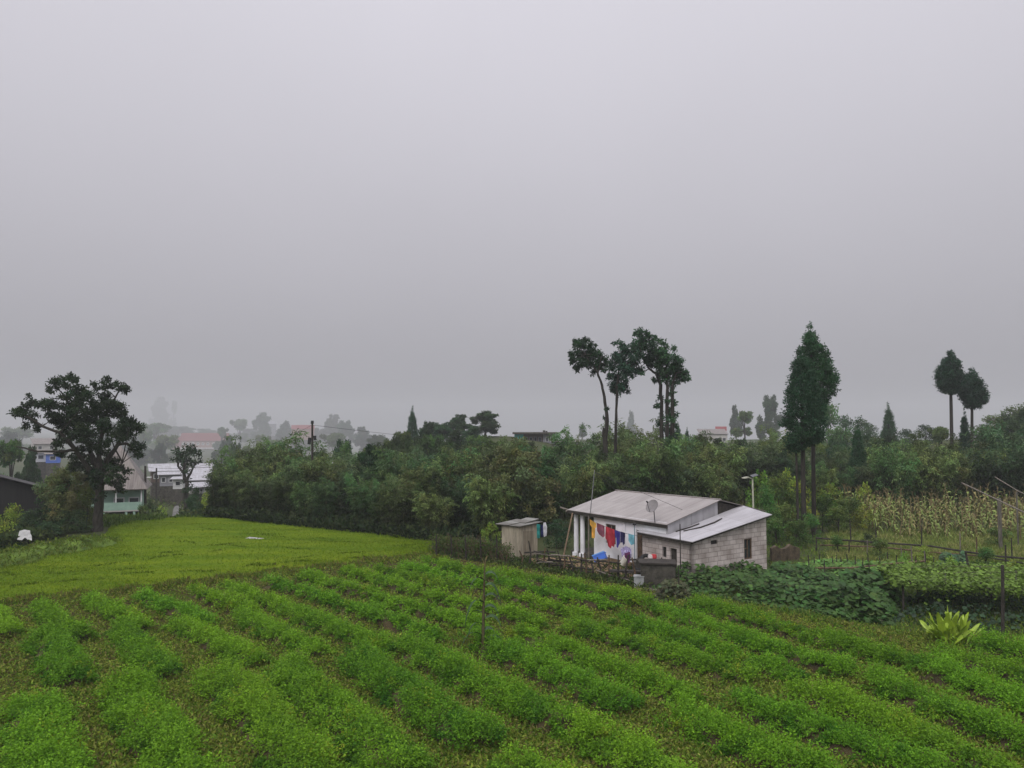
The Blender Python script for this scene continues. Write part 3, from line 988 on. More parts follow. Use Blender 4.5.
def roof_sheet(name, corners, m, parent, thick=.03, nu=2, nv=2):
    """corners: bottom-left, bottom-right, top-right, top-left; UV u along the eave, v up the slope (metres)"""
    a, b, c, d = [np.array(q, float) for q in corners]
    mb = MB()
    n = np.cross(b - a, d - a); n /= np.linalg.norm(n)
    if n[2] < 0: n = -n
    W, H = np.linalg.norm(b - a), np.linalg.norm(d - a)
    vs, fs, uv = [], [], []
    for j in range(nv + 1):
        for i in range(nu + 1):
            u, v = i / nu, j / nv
            vs.append(a * (1 - u) * (1 - v) + b * u * (1 - v) + c * u * v + d * (1 - u) * v)
    k = len(vs)
    vs += [p - n * thick for p in vs]
    for j in range(nv):
        for i in range(nu):
            q = j * (nu + 1) + i
            f = (q, q + 1, q + nu + 2, q + nu + 1)
            fs.append(f); uv.append([(W * x / nu, H * y / nv) for x, y in ((i, j), (i + 1, j), (i + 1, j + 1), (i, j + 1))])
            fs.append(tuple(k + w for w in reversed(f))); uv.append(list(reversed(uv[-1])))
    rim = [i for i in range(nu + 1)] + [(j) * (nu + 1) + nu for j in range(1, nv + 1)] + [nv * (nu + 1) + i for i in range(nu - 1, -1, -1)] + [j * (nu + 1) for j in range(nv - 1, 0, -1)]
    for p, q in zip(rim, rim[1:] + rim[:1]):
        fs.append((p, k + p, k + q, q)); uv.append([(0, 0)] * 4)
    mb.add(vs, fs, uv)
    return mb.build(name, m, parent)

def wall_quad(mb, p0, p1, z0a, z1a, z0b, z1b, th, inward):
    """a wall slab from p0 to p1 (x, y) with sloping top"""
    p0, p1, w = np.array(p0[:2]), np.array(p1[:2]), np.array(inward[:2]) * th
    b = [(*p0, z0a), (*p1, z0b), (*(p1 + w), z0b), (*(p0 + w), z0a)]
    t = [(*p0, z1a), (*p1, z1b), (*(p1 + w), z1b), (*(p0 + w), z1a)]
    L_ = float(np.linalg.norm(p1 - p0))
    vs = b + t
    fs = [(0, 3, 2, 1), (4, 5, 6, 7), (0, 1, 5, 4), (1, 2, 6, 5), (2, 3, 7, 6), (3, 0, 4, 7)]
    fr = [(0, z0a), (L_, z0b), (L_, z1b), (0, z1a)]
    uv = [[(0, 0)] * 4, [(0, 0)] * 4, fr, [(0, z0b), (th, z0b), (th, z1b), (0, z1b)], [fr[1], fr[0], fr[3], fr[2]], [(0, z0a), (th, z0a), (th, z1a), (0, z1a)]]
    mb.add(vs, fs, uv)

house = thing("farmhouse", HS(3.6, 3, 0), "low whitewashed farmhouse with pinkish tin roof and grey block lean-to", "house")
EZ = 2.5
# front wall (white), with the porch recess on the left
w = MB()
W0, W1 = 2.0, 7.22
# wall built around its openings: window s 2.9..3.65 z 1.05..2.02, door s 5.1..5.75 z 0..1.95
def fw(s0, s1, z0, z1):
    wall_quad(w, HS(s0, 0, 0), HS(s1, 0, 0), z0, z1, z0, z1, .18, HPER)
fw(2.0, 2.9, 0.35, EZ); fw(2.9, 3.65, 0.35, 1.05); fw(2.9, 3.65, 2.02, EZ); fw(3.65, 5.1, 0.35, EZ); fw(5.1, 5.75, 1.95, EZ); fw(5.75, 7.09, 0.35, EZ)
wall_quad(w, HS(2.0, .18, 0), HS(2.0, 6.6, 0), 0, EZ, 0, EZ, .18, HDIR)           # porch side of the room
wall_quad(w, HS(0, 6.6, 0), HS(7.22, 6.6, 0), 0, EZ, 0, EZ, .18, HPER)             # back wall
w.build("white_wall", M["white_wall"], house)
p = MB(); wall_quad(p, HS(2.0, -.02, 0), HS(5.1, -.02, 0), -.05, .348, -.05, .348, .2, HPER)
wall_quad(p, HS(5.75, -.02, 0), HS(7.22, -.02, 0), -.05, .348, -.05, .348, .2, HPER)
p.build("plinth", M["plinth"], house)
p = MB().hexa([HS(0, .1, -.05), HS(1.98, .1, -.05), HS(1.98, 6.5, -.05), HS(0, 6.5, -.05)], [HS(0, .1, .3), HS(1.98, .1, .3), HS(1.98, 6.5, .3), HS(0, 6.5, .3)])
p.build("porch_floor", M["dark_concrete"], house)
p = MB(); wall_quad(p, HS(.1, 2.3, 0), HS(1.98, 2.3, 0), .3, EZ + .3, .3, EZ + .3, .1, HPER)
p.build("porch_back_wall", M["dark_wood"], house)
# right gable wall, open triangle above the lean-to in dark boards
for nm, mt, ta, tb, za, zb in (("gable_sheet", "tin_grey", -.05, 3.40, 2.44, 3.27), ("gable_boards", "dark_wood", 3.41, 6.6, 3.27, 2.60)):
    g = MB(); wall_quad(g, HS(7.22, ta, 0), HS(7.22, tb, 0), 0, za, 0, zb, .1, -HDIR); g.build(nm, M[mt], house)
roof_sheet("front_roof", [HS(.0, -.16, EZ - .04), HS(7.3, -.2, EZ - .06), HS(7.36, 3.46, 3.38), HS(-.02, 3.36, 3.30)], M["tin_pink"], house, nu=8, nv=3)
roof_sheet("back_roof", [HS(7.36, 6.95, 2.62), HS(-.02, 6.95, 2.6), HS(-.02, 3.36, 3.295), HS(7.36, 3.46, 3.375)], M["tin_pink"], house, nu=8, nv=3)
MB().tube([HS(-.04, 3.38, 3.31), HS(7.38, 3.47, 3.38)], .05, 6).build("ridge_cap", M["tin_pink"], house)
f = MB(); f.hexa([HS(.02, -.19, EZ - .22), HS(7.28, -.16, EZ - .24), HS(7.28, -.11, EZ - .24), HS(.02, -.13, EZ - .22)],
                 [HS(.02, -.19, EZ - .085), HS(7.28, -.16, EZ - .105), HS(7.28, -.11, EZ - .095), HS(.02, -.13, EZ - .075)])
f.build("eave_board", M["dark_wood"], house)
f = MB(); f.tube([HS(.03, -.3, EZ - .12), HS(.03, 3.3, 3.22)], .045, 5); f.build("barge_board", M["grey_wood"], house)
for s in (.42, .95):
    c = MB(); c.tube([HS(s, .12, .0), HS(s, .12, EZ - .05)], [.13, .12], 10); c.box(HS(s, .12, .1), (.3, .3, .3), HRZ)
    c.build("porch_column", M["white_wall"], house, smooth=False)
# window
wf = MB()
for s0, s1, z0, z1 in ((2.9, 2.96, 1.05, 2.02), (3.59, 3.65, 1.05, 2.02), (2.96, 3.59, 1.05, 1.11), (2.96, 3.59, 1.96, 2.02), (3.25, 3.3, 1.11, 1.96), (2.96, 3.25, 1.6, 1.64), (3.3, 3.59, 1.6, 1.64)):
    wall_quad(wf, HS(s0, .05, 0), HS(s1, .05, 0), z0, z1, z0, z1, .06, HPER)
wo = wf.build("window", M["grey_wood"], house)
wp = MB(); wall_quad(wp, HS(2.95, .09, 0), HS(3.6, .09, 0), 1.1, 1.97, 1.1, 1.97, .01, HPER)
wp.build("pane", M["glass"], wo)
dr = MB(); wall_quad(dr, HS(5.1, .08, 0), HS(5.75, .08, 0), .3, 1.95, .3, 1.95, .05, HPER)
dr.build("door", M["brown_wood"], house)
pp = MB(); pp.tube([HS(4.35, -.06, .3), HS(4.35, -.06, 2.3)], .03, 6); pp.build("drain_pipe", M["white_wall"], house)

# lean-to of blocks: L, N, R, K corners of its roof
L_s, N_s, t0, t1 = 5.62, 8.92, -.31, 5.15
zL, zN, zR, zK = 1.95, 1.90, 2.72, 3.04
lw = MB()
def lz(s, t):
    u, v = (s - L_s) / (N_s - L_s), (t - t0) / (t1 - t0)
    return zL * (1 - u) * (1 - v) + zN * u * (1 - v) + zR * u * v + zK * (1 - u) * v
fs0 = t0 + .12
# front face with a door and a little window
def lf(s0, s1, z0, z1a, z1b):
    wall_quad(lw, HS(s0, fs0, 0), HS(s1, fs0, 0), z0, z1a, z0, z1b, .16, HPER)
lf(5.72, 7.0, -.1, lz(5.7, t0) - .06, lz(7.0, t0) - .06)
lf(7.0, 7.26, -.1, .95, .95); lf(7.0, 7.26, 1.42, lz(7, t0) - .06, lz(7.3, t0) - .06)
lf(7.26, 7.5, -.1, lz(7.2, t0) - .06, lz(7.5, t0) - .06)
lf(7.5, 7.9, 1.42, lz(7.5, t0) - .06, lz(7.9, t0) - .06)
lf(7.9, 8.80, -.1, lz(7.9, t0) - .06, lz(8.8, t0) - .06)
# right face with a window and a vent: runs along t
def rf(ta, tb, z0, z1a=None, z1b=None):
    z1a = lz(8.8, ta) - .07 if z1a is None else z1a
    z1b = lz(8.8, tb) - .07 if z1b is None else z1b
    wall_quad(lw, HS(8.80, ta, 0), HS(8.80, tb, 0), z0, z1a, z0, z1b, .16, -HDIR)
rt = fs0 + .0
WT = (3.35, 3.92); VT = (1.05, 1.5)
rf(rt, VT[0], -.1); rf(VT[0], VT[1], -.1, 1.62, 1.62); rf(VT[0], VT[1], 1.80)
rf(VT[1], WT[0], -.1); rf(WT[0], WT[1], -.1, .72, .72); rf(WT[0], WT[1], 1.68); rf(WT[1], 5.0, -.1)
lw.build("block_wall", M["block"], house)
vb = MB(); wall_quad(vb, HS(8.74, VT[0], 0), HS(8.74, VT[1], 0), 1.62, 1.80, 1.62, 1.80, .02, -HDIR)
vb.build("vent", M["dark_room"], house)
wf = MB()
for a_, b_, z0, z1 in ((WT[0], WT[0] + .06, .72, 1.68), (WT[1] - .06, WT[1], .72, 1.68), (WT[0] + .06, WT[1] - .06, .72, .78), (WT[0] + .06, WT[1] - .06, 1.62, 1.68), (3.61, 3.66, .78, 1.62), (WT[0] + .06, 3.61, 1.2, 1.24)):
    wall_quad(wf, HS(8.77, a_, 0), HS(8.77, b_, 0), z0, z1, z0, z1, .06, -HDIR)
wo = wf.build("window", M["brown_wood"], house); wo["label"] = "brown framed window in the grey block wall"
wp = MB(); wall_quad(wp, HS(8.73, WT[0] + .05, 0), HS(8.73, WT[1] - .05, 0), .77, 1.63, .77, 1.63, .01, -HDIR)
wp.build("pane", M["glass"], wo)
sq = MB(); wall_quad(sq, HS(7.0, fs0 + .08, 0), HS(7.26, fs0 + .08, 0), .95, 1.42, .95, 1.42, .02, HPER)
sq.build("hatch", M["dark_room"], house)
dr = MB(); wall_quad(dr, HS(7.5, fs0 + .08, 0), HS(7.9, fs0 + .08, 0), -.1, 1.42, -.1, 1.42, .04, HPER)
do = dr.build("door", M["dark_wood"], house); do["label"] = "low dark door of the lean-to"
roof_sheet("lean_to_roof", [HS(7.3, t0 - .12, lz(7.3, t0) - .0), HS(N_s + .12, t0 - .12, zN), HS(N_s + .12, t1, zR), HS(7.24, t1, zK - .03)], M["tin_grey"], house, nu=6, nv=4)
roof_sheet("lean_to_roof", [HS(L_s - .1, t0 - .12, zL), HS(7.3, t0 - .12, lz(7.3, t0) - .003), HS(7.3, .75, lz(7.3, .75) - .02), HS(L_s - .1, .0, zL + .06)], M["tin_grey"], house, nu=4, nv=2)
ed = MB(); ed.hexa([HS(L_s, t0 - .1, zL - .13), HS(N_s, t0 - .1, zN - .13), HS(N_s, t0 - .04, zN - .13), HS(L_s, t0 - .04, zL - .13)],
                   [HS(L_s, t0 - .1, zL - .035), HS(N_s, t0 - .1, zN - .035), HS(N_s, t0 - .04, zN - .03), HS(L_s, t0 - .04, zL - .03)])
ed.hexa([HS(N_s, t0, zN - .12), HS(N_s, t1, zR - .12), HS(N_s - .06, t1, zR - .12), HS(N_s - .06, t0, zN - .12)],
        [HS(N_s, t0, zN - .035), HS(N_s, t1, zR - .035), HS(N_s - .06, t1, zR - .035), HS(N_s - .06, t0, zN - .035)])
ed.build("lean_to_edge_board", M["dark_wood"], house)

# sticks that weigh the lean-to roof down
def pole_thing(name, pts, r, m, label, cat, group=None, n=6):
    o = MB().tube(pts, r, n).build(name, m, None, origin=pts[0])
    return tag(o, label, cat, group)
def onroof(s, t, up=.05): return HS(s, t, lz(s, t) + up)
pole_thing("roof_stick", [onroof(7.6, .6), onroof(7.9, 1.4, .07), onroof(7.95, 2.3, .09), onroof(7.8, 3.0, .08)], .035, M["dark_wood"], "longer curved dark stick lying on the lean-to tin roof", "stick")
pole_thing("roof_stick", [onroof(7.35, .35, .06), onroof(7.5, 1.1, .09), onroof(7.5, 1.75, .09)], .03, M["dark_wood"], "shorter dark stick lying on the lean-to tin roof beside the white wall", "stick")

# satellite dish on the eave
c = np.array(PT(652.5, 506.5, 35.6))
dish = thing("satellite_dish", PT(655, 523, 35.5), "grey mesh satellite dish on the edge of the farmhouse roof", "satellite dish")
ax = unit(np.array([-.62, -.55, .5]))
a1 = unit(np.cross(ax, (0, 0, 1))); b1 = np.cross(a1, ax)
vs, fs = [], []
rings, seg = 5, 20
for th in (0, -.012):
    for i in range(rings + 1):
        r = .33 * i / rings
        for k in range(seg):
            w_ = 2 * math.pi * k / seg
            vs.append(c + a1 * math.cos(w_) * r + b1 * math.sin(w_) * r + ax * (.55 * r * r + th))
tot = (rings + 1) * seg
for side in (0, 1):
    for i in range(rings):
        for k in range(seg):
            q = side * tot + i * seg + k; q2 = side * tot + i * seg + (k + 1) % seg
            f_ = (q, q2, q2 + seg, q + seg)
            fs.append(f_ if side == 0 else f_[::-1])
for k in range(seg):
    q = rings * seg + k; q2 = rings * seg + (k + 1) % seg
    fs.append((q, q2, q2 + tot, q + tot))
MB().add(vs, fs).build("reflector", plain("dish_paint", (.20, .185, .185), .5, .1, 4), dish)
MB().tube([c - ax * .02, c - ax * .12 - np.array([0, 0, .12]), PT(655, 523, 35.5)], .022, 6).build("mount", M["black_metal"], dish)
MB().tube([c + b1 * -.3 + ax * .05, c + ax * .42 - b1 * .05, c + ax * .46], .012, 5).build("feed_arm", M["black_metal"], dish)
MB().tube([c + ax * .42, c + ax * .52], [.045, .03], 8).build("feed_horn", M["black_metal"], dish)

# antenna mast with its stays
mb_ = thing("antenna_mast", HS(1.7, -.2, EZ - .1), "thin antenna mast rising from the farmhouse eave", "mast")
b0 = np.array(HS(1.9, -.15, EZ - .05)); tp = np.array(PT(594.5, 470, b0[1]))
MB().tube([b0, tp], [.028, .018], 6).build("mast_pole", M["grey_metal"], mb_)
st = MB()
for q in (HS(6.6, 1.6, 2.95), HS(.3, 3.2, 3.28), HS(3.5, 3.3, 3.33)):
    st.tube([tp - np.array([0, 0, .12]), q], .008, 4)
st.build("stay_wire", M["black_metal"], mb_)

# solar street lamp behind the lean-to
lb = PT(754, 520, 44.0); lb[2] = 0
lamp = thing("street_lamp", lb, "slim solar street lamp standing behind the block lean-to", "street lamp")
lt = PT(752.5, 479, 44.0)
lpm = plain("lamp_paint", (.42, .42, .33), .5, .1, 5)
MB().tube([lb, lt], [.06, .045], 8).build("lamp_post", lpm, lamp)
MB().tube([lt, lt + np.array([-.35, -.25, .12])], .025, 6).build("lamp_arm", lpm, lamp)
MB().box(lt + np.array([-.5, -.3, .1]), (.36, .22, .06), .5, (0.1, 0)).build("lamp_head", lpm, lamp)
MB().box(lt + np.array([.1, 0, .2]), (.40, .28, .03), .3, (.25, .3)).build("solar_panel", M["glass"], lamp)

# ------------------------------------------------------------------ outhouse
ob = GP(519, 561)
out = thing("outhouse", ob, "small stained concrete outhouse with loose tin sheets on top", "outhouse")
e1 = unit(np.array([-.95, .35])); e2 = unit(np.array([.80, .45])) 
def OQ(u, v, z): q = ob[:2] + e1 * u + e2 * v; return (float(q[0]), float(q[1]), z)
WA, WB, OH = .95, 1.12, 1.72
o_ = MB()
o_.hexa([OQ(0, 0, -.1), OQ(0, WB, -.1), OQ(WA, WB, -.1), OQ(WA, 0, -.1)], [OQ(0, 0, OH), OQ(0, WB, OH + .12), OQ(WA, WB, OH + .2), OQ(WA, 0, OH + .05)])
o_.build("concrete_wall", M["concrete"], out)
for k_, (u0, u1, v0, v1, dz) in enumerate(((-.18, .5, -.15, 1.25, .07), (.42, 1.15, -.2, 1.1, .12), (.1, .8, .5, 1.35, .20))):
    roof_sheet("tin_sheet", [OQ(u0, v0, OH + dz), OQ(u0, v1, OH + dz + .16), OQ(u1, v1, OH + dz + .2), OQ(u1, v0, OH + dz + .02)], M["tin_old"], out, nu=2, nv=2)
dq = MB(); dq.hexa([OQ(-.03, .25, 0), OQ(-.03, .85, 0), OQ(-.005, .85, 0), OQ(-.005, .25, 0)], [OQ(-.03, .25, 1.5), OQ(-.03, .85, 1.5), OQ(-.005, .85, 1.5), OQ(-.005, .25, 1.5)])
dq.build("door", plain("outhouse_door", (.20, .17, .125), .9, .2, 3, streak=(3, 3, .4)), out)

# ------------------------------------------------------------------ washing
def cloth(name, pts, m, label, cat="laundry", th=.012, waves=.06, dirv=None, parent=None):
    """a hanging cloth: an outline (px, py) at its depth, filled, folded and given thickness"""
    import bmesh
    bm = bmesh.new()
    d = pts[0][2]
    P = [PT(a, b, c) for a, b, c in pts]
    vs = [bm.verts.new(p) for p in P]
    bm.faces.new(vs)
    bmesh.ops.triangulate(bm, faces=bm.faces[:])
    bmesh.ops.subdivide_edges(bm, edges=bm.edges[:], cuts=3, use_grid_fill=True)
    for v in bm.verts:
        v.co.y += waves * math.sin(v.co.x * 26 + v.co.z * 5) + .02 * math.sin(v.co.z * 17)
    g = bmesh.ops.extrude_face_region(bm, geom=bm.faces[:])
    for e in g["geom"]:
        if isinstance(e, bmesh.types.BMVert): e.co.y += th
    bmesh.ops.recalc_face_normals(bm, faces=bm.faces[:])
    org = Vector(tuple(np.mean(P, 0)))
    bmesh.ops.translate(bm, verts=bm.verts[:], vec=-org)
    me = bpy.data.meshes.new(name); bm.to_mesh(me); bm.free()
    me.materials.append(m)
    o = bpy.data.objects.new(name, me); link(o); o.location = org
    return tag(o, label, cat)

LA, LB = (588.5, 519.0, 39.2), (640.0, 536.5, 35.3)
def wire(px):
    u = (px - LA[0]) / (LB[0] - LA[0])
    return LA[1] + (LB[1] - LA[1]) * u + 2.2 * math.sin(math.pi * max(0, min(1, u))), LA[2] + (LB[2] - LA[2]) * u
line_pts = [PT(px, *wire(px)) for px in np.linspace(588.5, 640, 14)]
pole_thing("clothesline", line_pts, .008, M["black_metal"], "sagging clothesline strung in front of the white house wall", "clothesline", n=4)
q0, q1 = PT(588.5, 516, 39.2), PT(634.5, 525, 35.7)
pole_thing("line_pole", [(q0[0], q0[1], 0), tuple(q0)], .035, M["grey_wood"], "grey wooden pole at the porch end of the clothesline", "pole")
lp = thing("line_pole", (q1[0], q1[1], 0), "thin bluish pole with a black cap at the lean-to end of the clothesline", "pole")
MB().tube([(q1[0], q1[1], 0), tuple(q1)], .022, 6).build("pole_shaft", plain("blue_grey_paint", (.16, .22, .25), .6, .1, 4), lp)
MB().tube([tuple(q1), (q1[0], q1[1], q1[2] + .08)], [.09, .08], 8).build("pole_cap", M["black_metal"], lp)
def fab(name, col, noise=.12, scale=5, second=None): return plain(name, col, .9, noise, scale, spec=.1, second=second)
def hang(name, px0, px1, drop, outline, m, label):
    y0, d0 = wire(px0); y1, d1 = wire(px1)
    pts = []
    for u, v in outline:                                     # u across 0..1, v down in px
        px = px0 + (px1 - px0) * u
        y, d = wire(px)
        pts.append((px, y - .3 + v, d - .05))
    return cloth(name, pts, m, label)
hang("orange_top", 590, 596.5, 18, [(0, 0), (1, 1), (1, 5), (.8, 6), (.75, 17), (.25, 17.5), (.3, 7), (0, 5)], fab("orange_cloth", (.55, .25, .05), second=(.50, .34, .06)), "orange and yellow top, first garment by the porch on the clothesline")
hang("patterned_shirt", 597, 604.5, 13, [(0, 0), (1, 0), (1.05, 10), (.8, 12), (.3, 11), (0, 8)], fab("dark_print_cloth", (.10, .07, .10), second=(.30, .05, .07), scale=22), "dark patterned shirt between the orange top and red garment")
hang("red_garment", 605.5, 614.5, 20, [(0, 0), (1, 0), (1.05, 13), (.95, 18), (.7, 17), (.55, 20), (.3, 19), (.2, 14), (0, 12)], fab("red_cloth", (.36, .035, .05)), "long red garment in the middle of the clothesline")
hang("navy_shirt", 615, 620, 17, [(0, 0), (1, 0), (1, 12), (.6, 17), (.3, 16.5), (.25, 8), (0, 6)], fab("blue_cloth", (.045, .04, .22)), "bright blue shirt hanging right of the red garment")
hang("black_trousers", 620.2, 625, 14, [(0, 0), (1, 0), (1, 11), (.6, 13), (.4, 10), (0, 11)], fab("navy_cloth", (.025, .022, .07)), "dark navy cloth hanging between blue shirt and pale cyan cloth")
hang("cyan_cloth", 628.5, 634, 12, [(0, 0), (1, 0), (1, 9), (.5, 11), (0, 7)], fab("cyan_cloth", (.17, .40, .48)), "pale cyan cloth at the lean-to end of the clothesline")
cloth("printed_cloth", [(620.5, 549, 35.9), (625, 546, 35.9), (631, 548, 35.8), (631.5, 556, 35.8), (630, 560, 35.8), (626, 558.5, 35.8), (622, 557, 35.9)], fab("white_purple_print", (.55, .52, .66), second=(.10, .05, .25), scale=14), "white and purple printed cloth draped low on the fence below the line")
cloth("maroon_cloth", [(624.5, 553, 35.6), (630, 552, 35.6), (630.6, 561, 35.6), (628, 563, 35.6), (625, 560, 35.6)], fab("maroon_cloth", (.16, .03, .06), second=(.05, .04, .14), scale=12), "dark maroon cloth hanging below the purple printed one")
# washing beside the outhouse
a_, b_ = PT(536, 521, 39.5), PT(575, 522, 40.6)
pole_thing("clothesline", [a_, (a_ + b_) / 2 - np.array([0, 0, .12]), b_], .008, M["black_metal"], "short clothesline between the outhouse and porch columns", "clothesline", n=4)
cloth("teal_cloth", [(536.6, 524, 39.5), (540.2, 524.5, 39.5), (540, 538, 39.5), (537, 538.5, 39.5)], fab("teal_cloth", (.03, .22, .20)), "teal cloth hanging next to the outhouse")
cloth("navy_cloth", [(540.6, 525, 39.6), (543, 525, 39.6), (543.5, 537, 39.6), (541, 537, 39.6)], fab("navy_cloth_dark", (.02, .025, .09)), "narrow navy cloth between the teal and white cloths by the outhouse")
cloth("white_cloth", [(543.5, 523, 39.7), (545.6, 522.2, 39.7), (547, 527, 39.7), (546.6, 536, 39.7), (544, 537, 39.7), (542.6, 531, 39.7)], fab("white_cloth", (.62, .62, .65), .04), "white cloth hanging furthest from the outhouse on its line")

# ------------------------------------------------------------------ clutter in front of the house
rg = np.random.default_rng(60)
blue = plain("blue_plastic", (.035, .12, .48), .4, .08, 3, spec=.4)
cc = PT(600, 557, 36.4)
crate = thing("plastic_crate", cc, "bright blue plastic crate tilted on the stick fence", "crate")
u_ = unit(np.array([.88, -.25, .38])); v_ = unit(np.array([-.22, .3, .72])); v_ = unit(v_ - u_ * (u_ @ v_)); w_ = np.cross(u_, v_)
def CB(mb, x0, x1, y0, y1, z0, z1):
    f8 = [[cc + u_ * x + w_ * y + v_ * z for x, y in ((x0, y0), (x1, y0), (x1, y1), (x0, y1))] for z in (z0, z1)]
    mb.hexa(*f8)
m_ = MB()
CB(m_, -.29, .29, -.18, -.165, -.17, .17); CB(m_, -.29, .29, .165, .18, -.17, .17)
CB(m_, -.29, -.275, -.164, .164, -.17, .17); CB(m_, .275, .29, -.164, .164, -.17, .17); CB(m_, -.274, .274, -.164, .164, -.17, -.155)
m_.build("crate_body", blue, crate)
m_ = MB()
for a0, a1, b0_, b1_ in ((-.31, .31, -.2, -.183), (-.31, .31, .183, .2)): CB(m_, a0, a1, b0_, b1_, .12, .175)
m_.build("crate_rim", plain("pale_blue_plastic", (.12, .30, .68), .4, .05, 3), crate)
bc = PT(624.5, 561, 35.8)
bk = thing("bucket", bc, "dirty white bucket lying on the fence beside the table", "bucket")
axb = unit(np.array([.45, -.3, .75]))
MB().tube([bc - axb * .2, bc + axb * .2], [.15, .19], 14).build("bucket_body", plain("dirty_white_plastic", (.58, .55, .48), .5, .1, 4), bk)
MB().tube([bc + axb * .19 + np.array([math.cos(q) * .19, math.sin(q) * .1, abs(math.sin(q)) * .14 - .02]) for q in np.linspace(0, math.pi, 8)], .008, 4).build("handle", M["black_metal"], bk)

# log fence along the bed's end
fence_base = [GP(522, 566), GP(560, 572), GP(600, 579), GP(645, 588)]
fb = np.array(fence_base)
fen = thing("stick_fence", fb.mean(0), "low rough fence of dark sticks and logs before the house", "fence")
def fpos(u):
    x = u * 3; i = min(2, int(x)); f = x - i
    return fb[i] * (1 - f) + fb[i + 1] * f
for i in range(17):
    u = (i + rg.uniform(-.25, .25)) / 16
    u = min(1, max(0, u))
    p_ = fpos(u); h = rg.uniform(.75, 1.3)
    MB().tube([p_ + [0, 0, -.1], p_ + [rg.normal(0, .05), 0, h * .5], p_ + [rg.normal(0, .1), rg.normal(0, .05), h]], [.05, .045, .03], 6).build("post", M["dark_wood"] if i % 3 else M["brown_wood"], fen)
for i in range(22):
    h = rg.uniform(.15, .85); u0 = rg.uniform(0, .78); sl = rg.normal(0, .12)
    ps = [fpos(u) + np.array([0, -.08 + .16 * (i % 2), h + sl * (u - u0) * 4 + rg.normal(0, .03)]) for u in np.linspace(u0, u0 + rg.uniform(.14, .3), 4) if u <= 1]
    if len(ps) < 2: continue
    MB().tube(ps, rg.uniform(.02, .04), 6).build("rail", M["grey_wood"] if i % 4 == 2 else M["dark_wood"], fen)
# bank of bare earth between fence and house
eb = MB()
for k_ in range(10):
    u0, u1 = k_ / 10, (k_ + 1) / 10
    A0, A1 = fpos(u0) + [.3, .5, 0], fpos(u1) + [.3, .5, 0]
    B0, B1 = np.array(HS(1 + 7 * u0, -.5, 0)), np.array(HS(1 + 7 * u1, -.5, 0))
    j0, j1 = .03 * math.sin(k_ * 2.1), .03 * math.sin((k_ + 1) * 2.1)
    eb.add([A0 + [0, 0, -.05], A1 + [0, 0, -.05], A1 + [.1, .4, .22 + j1], A0 + [.1, .4, .22 + j0], B0 + [0, 0, .2], B1 + [0, 0, .2]], [(0, 1, 2, 3), (3, 2, 5, 4)])
tag(eb.build("yard_ground", plain("bare_yard_earth", (.17, .115, .065), .95, .25, 2.5, bump=.5)), kind="structure")
# old water tank, plank bench, pail, scrap
tb = GP(660, 589)
tank = thing("water_tank", tb, "dark mossy concrete water tank at the field edge by the lean-to", "water tank")
MB().box(tb + [0, .5, .48], (1.45, 1.0, 1.1), -.15).build("tank_wall", M["dark_concrete"], tank)
MB().box(tb + [0, .5, 1.06], (1.58, 1.12, .07), -.15).build("tank_lid", M["dark_wood"], tank)
MB().box(tb + [-.05, .3, -.02], (1.9, 1.4, .14), -.15).build("tank_slab", M["grey_wood"], tank)
be = GP(630, 584)
bench = thing("plank_bench", be, "long dark plank bench between stick fence and water tank", "bench")
MB().box(be + [.0, .3, .5], (1.75, .35, .08), -.1, (-.02, 0)).build("plank", M["dark_wood"], bench)
for dx in (-.55, .6):
    MB().tube([be + [dx, .3, -.05], be + [dx * .85, .3, .47]], .05, 6).build("leg", M["dark_wood"], bench)
pc = GP(639.5, 588)
pail = MB().box(pc + [0, .1, .24], (.42, .38, .48), -.2).box(pc + [0, .1, .5], (.46, .42, .04), -.2).build("storage_bin", plain("grey_white_plastic", (.30, .31, .31), .6, .15, 3), None, origin=pc)
tag(pail, "grey white storage bin under the plank bench", "bin")
def tyre(c_, r, ax_, label):
    a_ = unit(np.cross(ax_, (0.1, .2, 1))); b_ = np.cross(ax_, a_)
    ring = [np.array(c_) + a_ * math.cos(q) * r + b_ * math.sin(q) * r for q in np.linspace(0, 2 * math.pi, 19)]
    tag(MB().tube(ring, r * .33, 8, cap=False).build("old_tyre", plain("rubber", (.018, .018, .018), .8, .2, 8), None, origin=c_), label, "tyre")
tyre(PT(647, 561, 35.2), .27, np.array([.3, -.8, .5]), "worn black tyre leaning on the scrap behind the tank")
tyre(PT(639, 566, 35.0), .25, np.array([-.2, -.5, .8]), "black tyre lying flat beside the plank bench")
sc_ = thing("scrap_heap", PT(650, 566, 35.3), "heap of dark scrap sticks and rags behind the water tank", "scrap heap")
hm = MB()
for i in range(26):
    p0 = PT(rg.uniform(636, 672), rg.uniform(559, 570), rg.uniform(34.8, 36.0))
    dv = rnd_dir(1, rg)[0] * [1, 1, .45]
    hm.tube([p0 - dv * .35, p0 + dv * .35], rg.uniform(.02, .05), 5)
hm.build("sticks", M["dark_wood"], sc_)
hm = MB()
for i in range(9):
    p0 = PT(rg.uniform(634, 672), rg.uniform(562, 571), rg.uniform(35.0, 35.8))
    hm.box(p0, tuple(rg.uniform(.15, .42, 3)), rg.uniform(0, 3), tuple(rg.uniform(-.4, .4, 2)))
hm.build("rags", M["dark_concrete"], sc_)
for px, py, col, lab in ((654, 557, (.5, .05, .06), "small red pot standing on the scrap behind the tank"), (650.5, 557.5, (.55, .5, .48), "small white pot beside the red one behind the tank")):
    c_ = PT(px, py, 35.0)
    tag(MB().tube([c_ - [0, 0, .1], c_, c_ + [0, 0, .12]], [.1, .13, .11], 12).build("pot", plain(lab[:9] + "_paint", col, .4, .1, 4), None, origin=c_), lab, "pot")
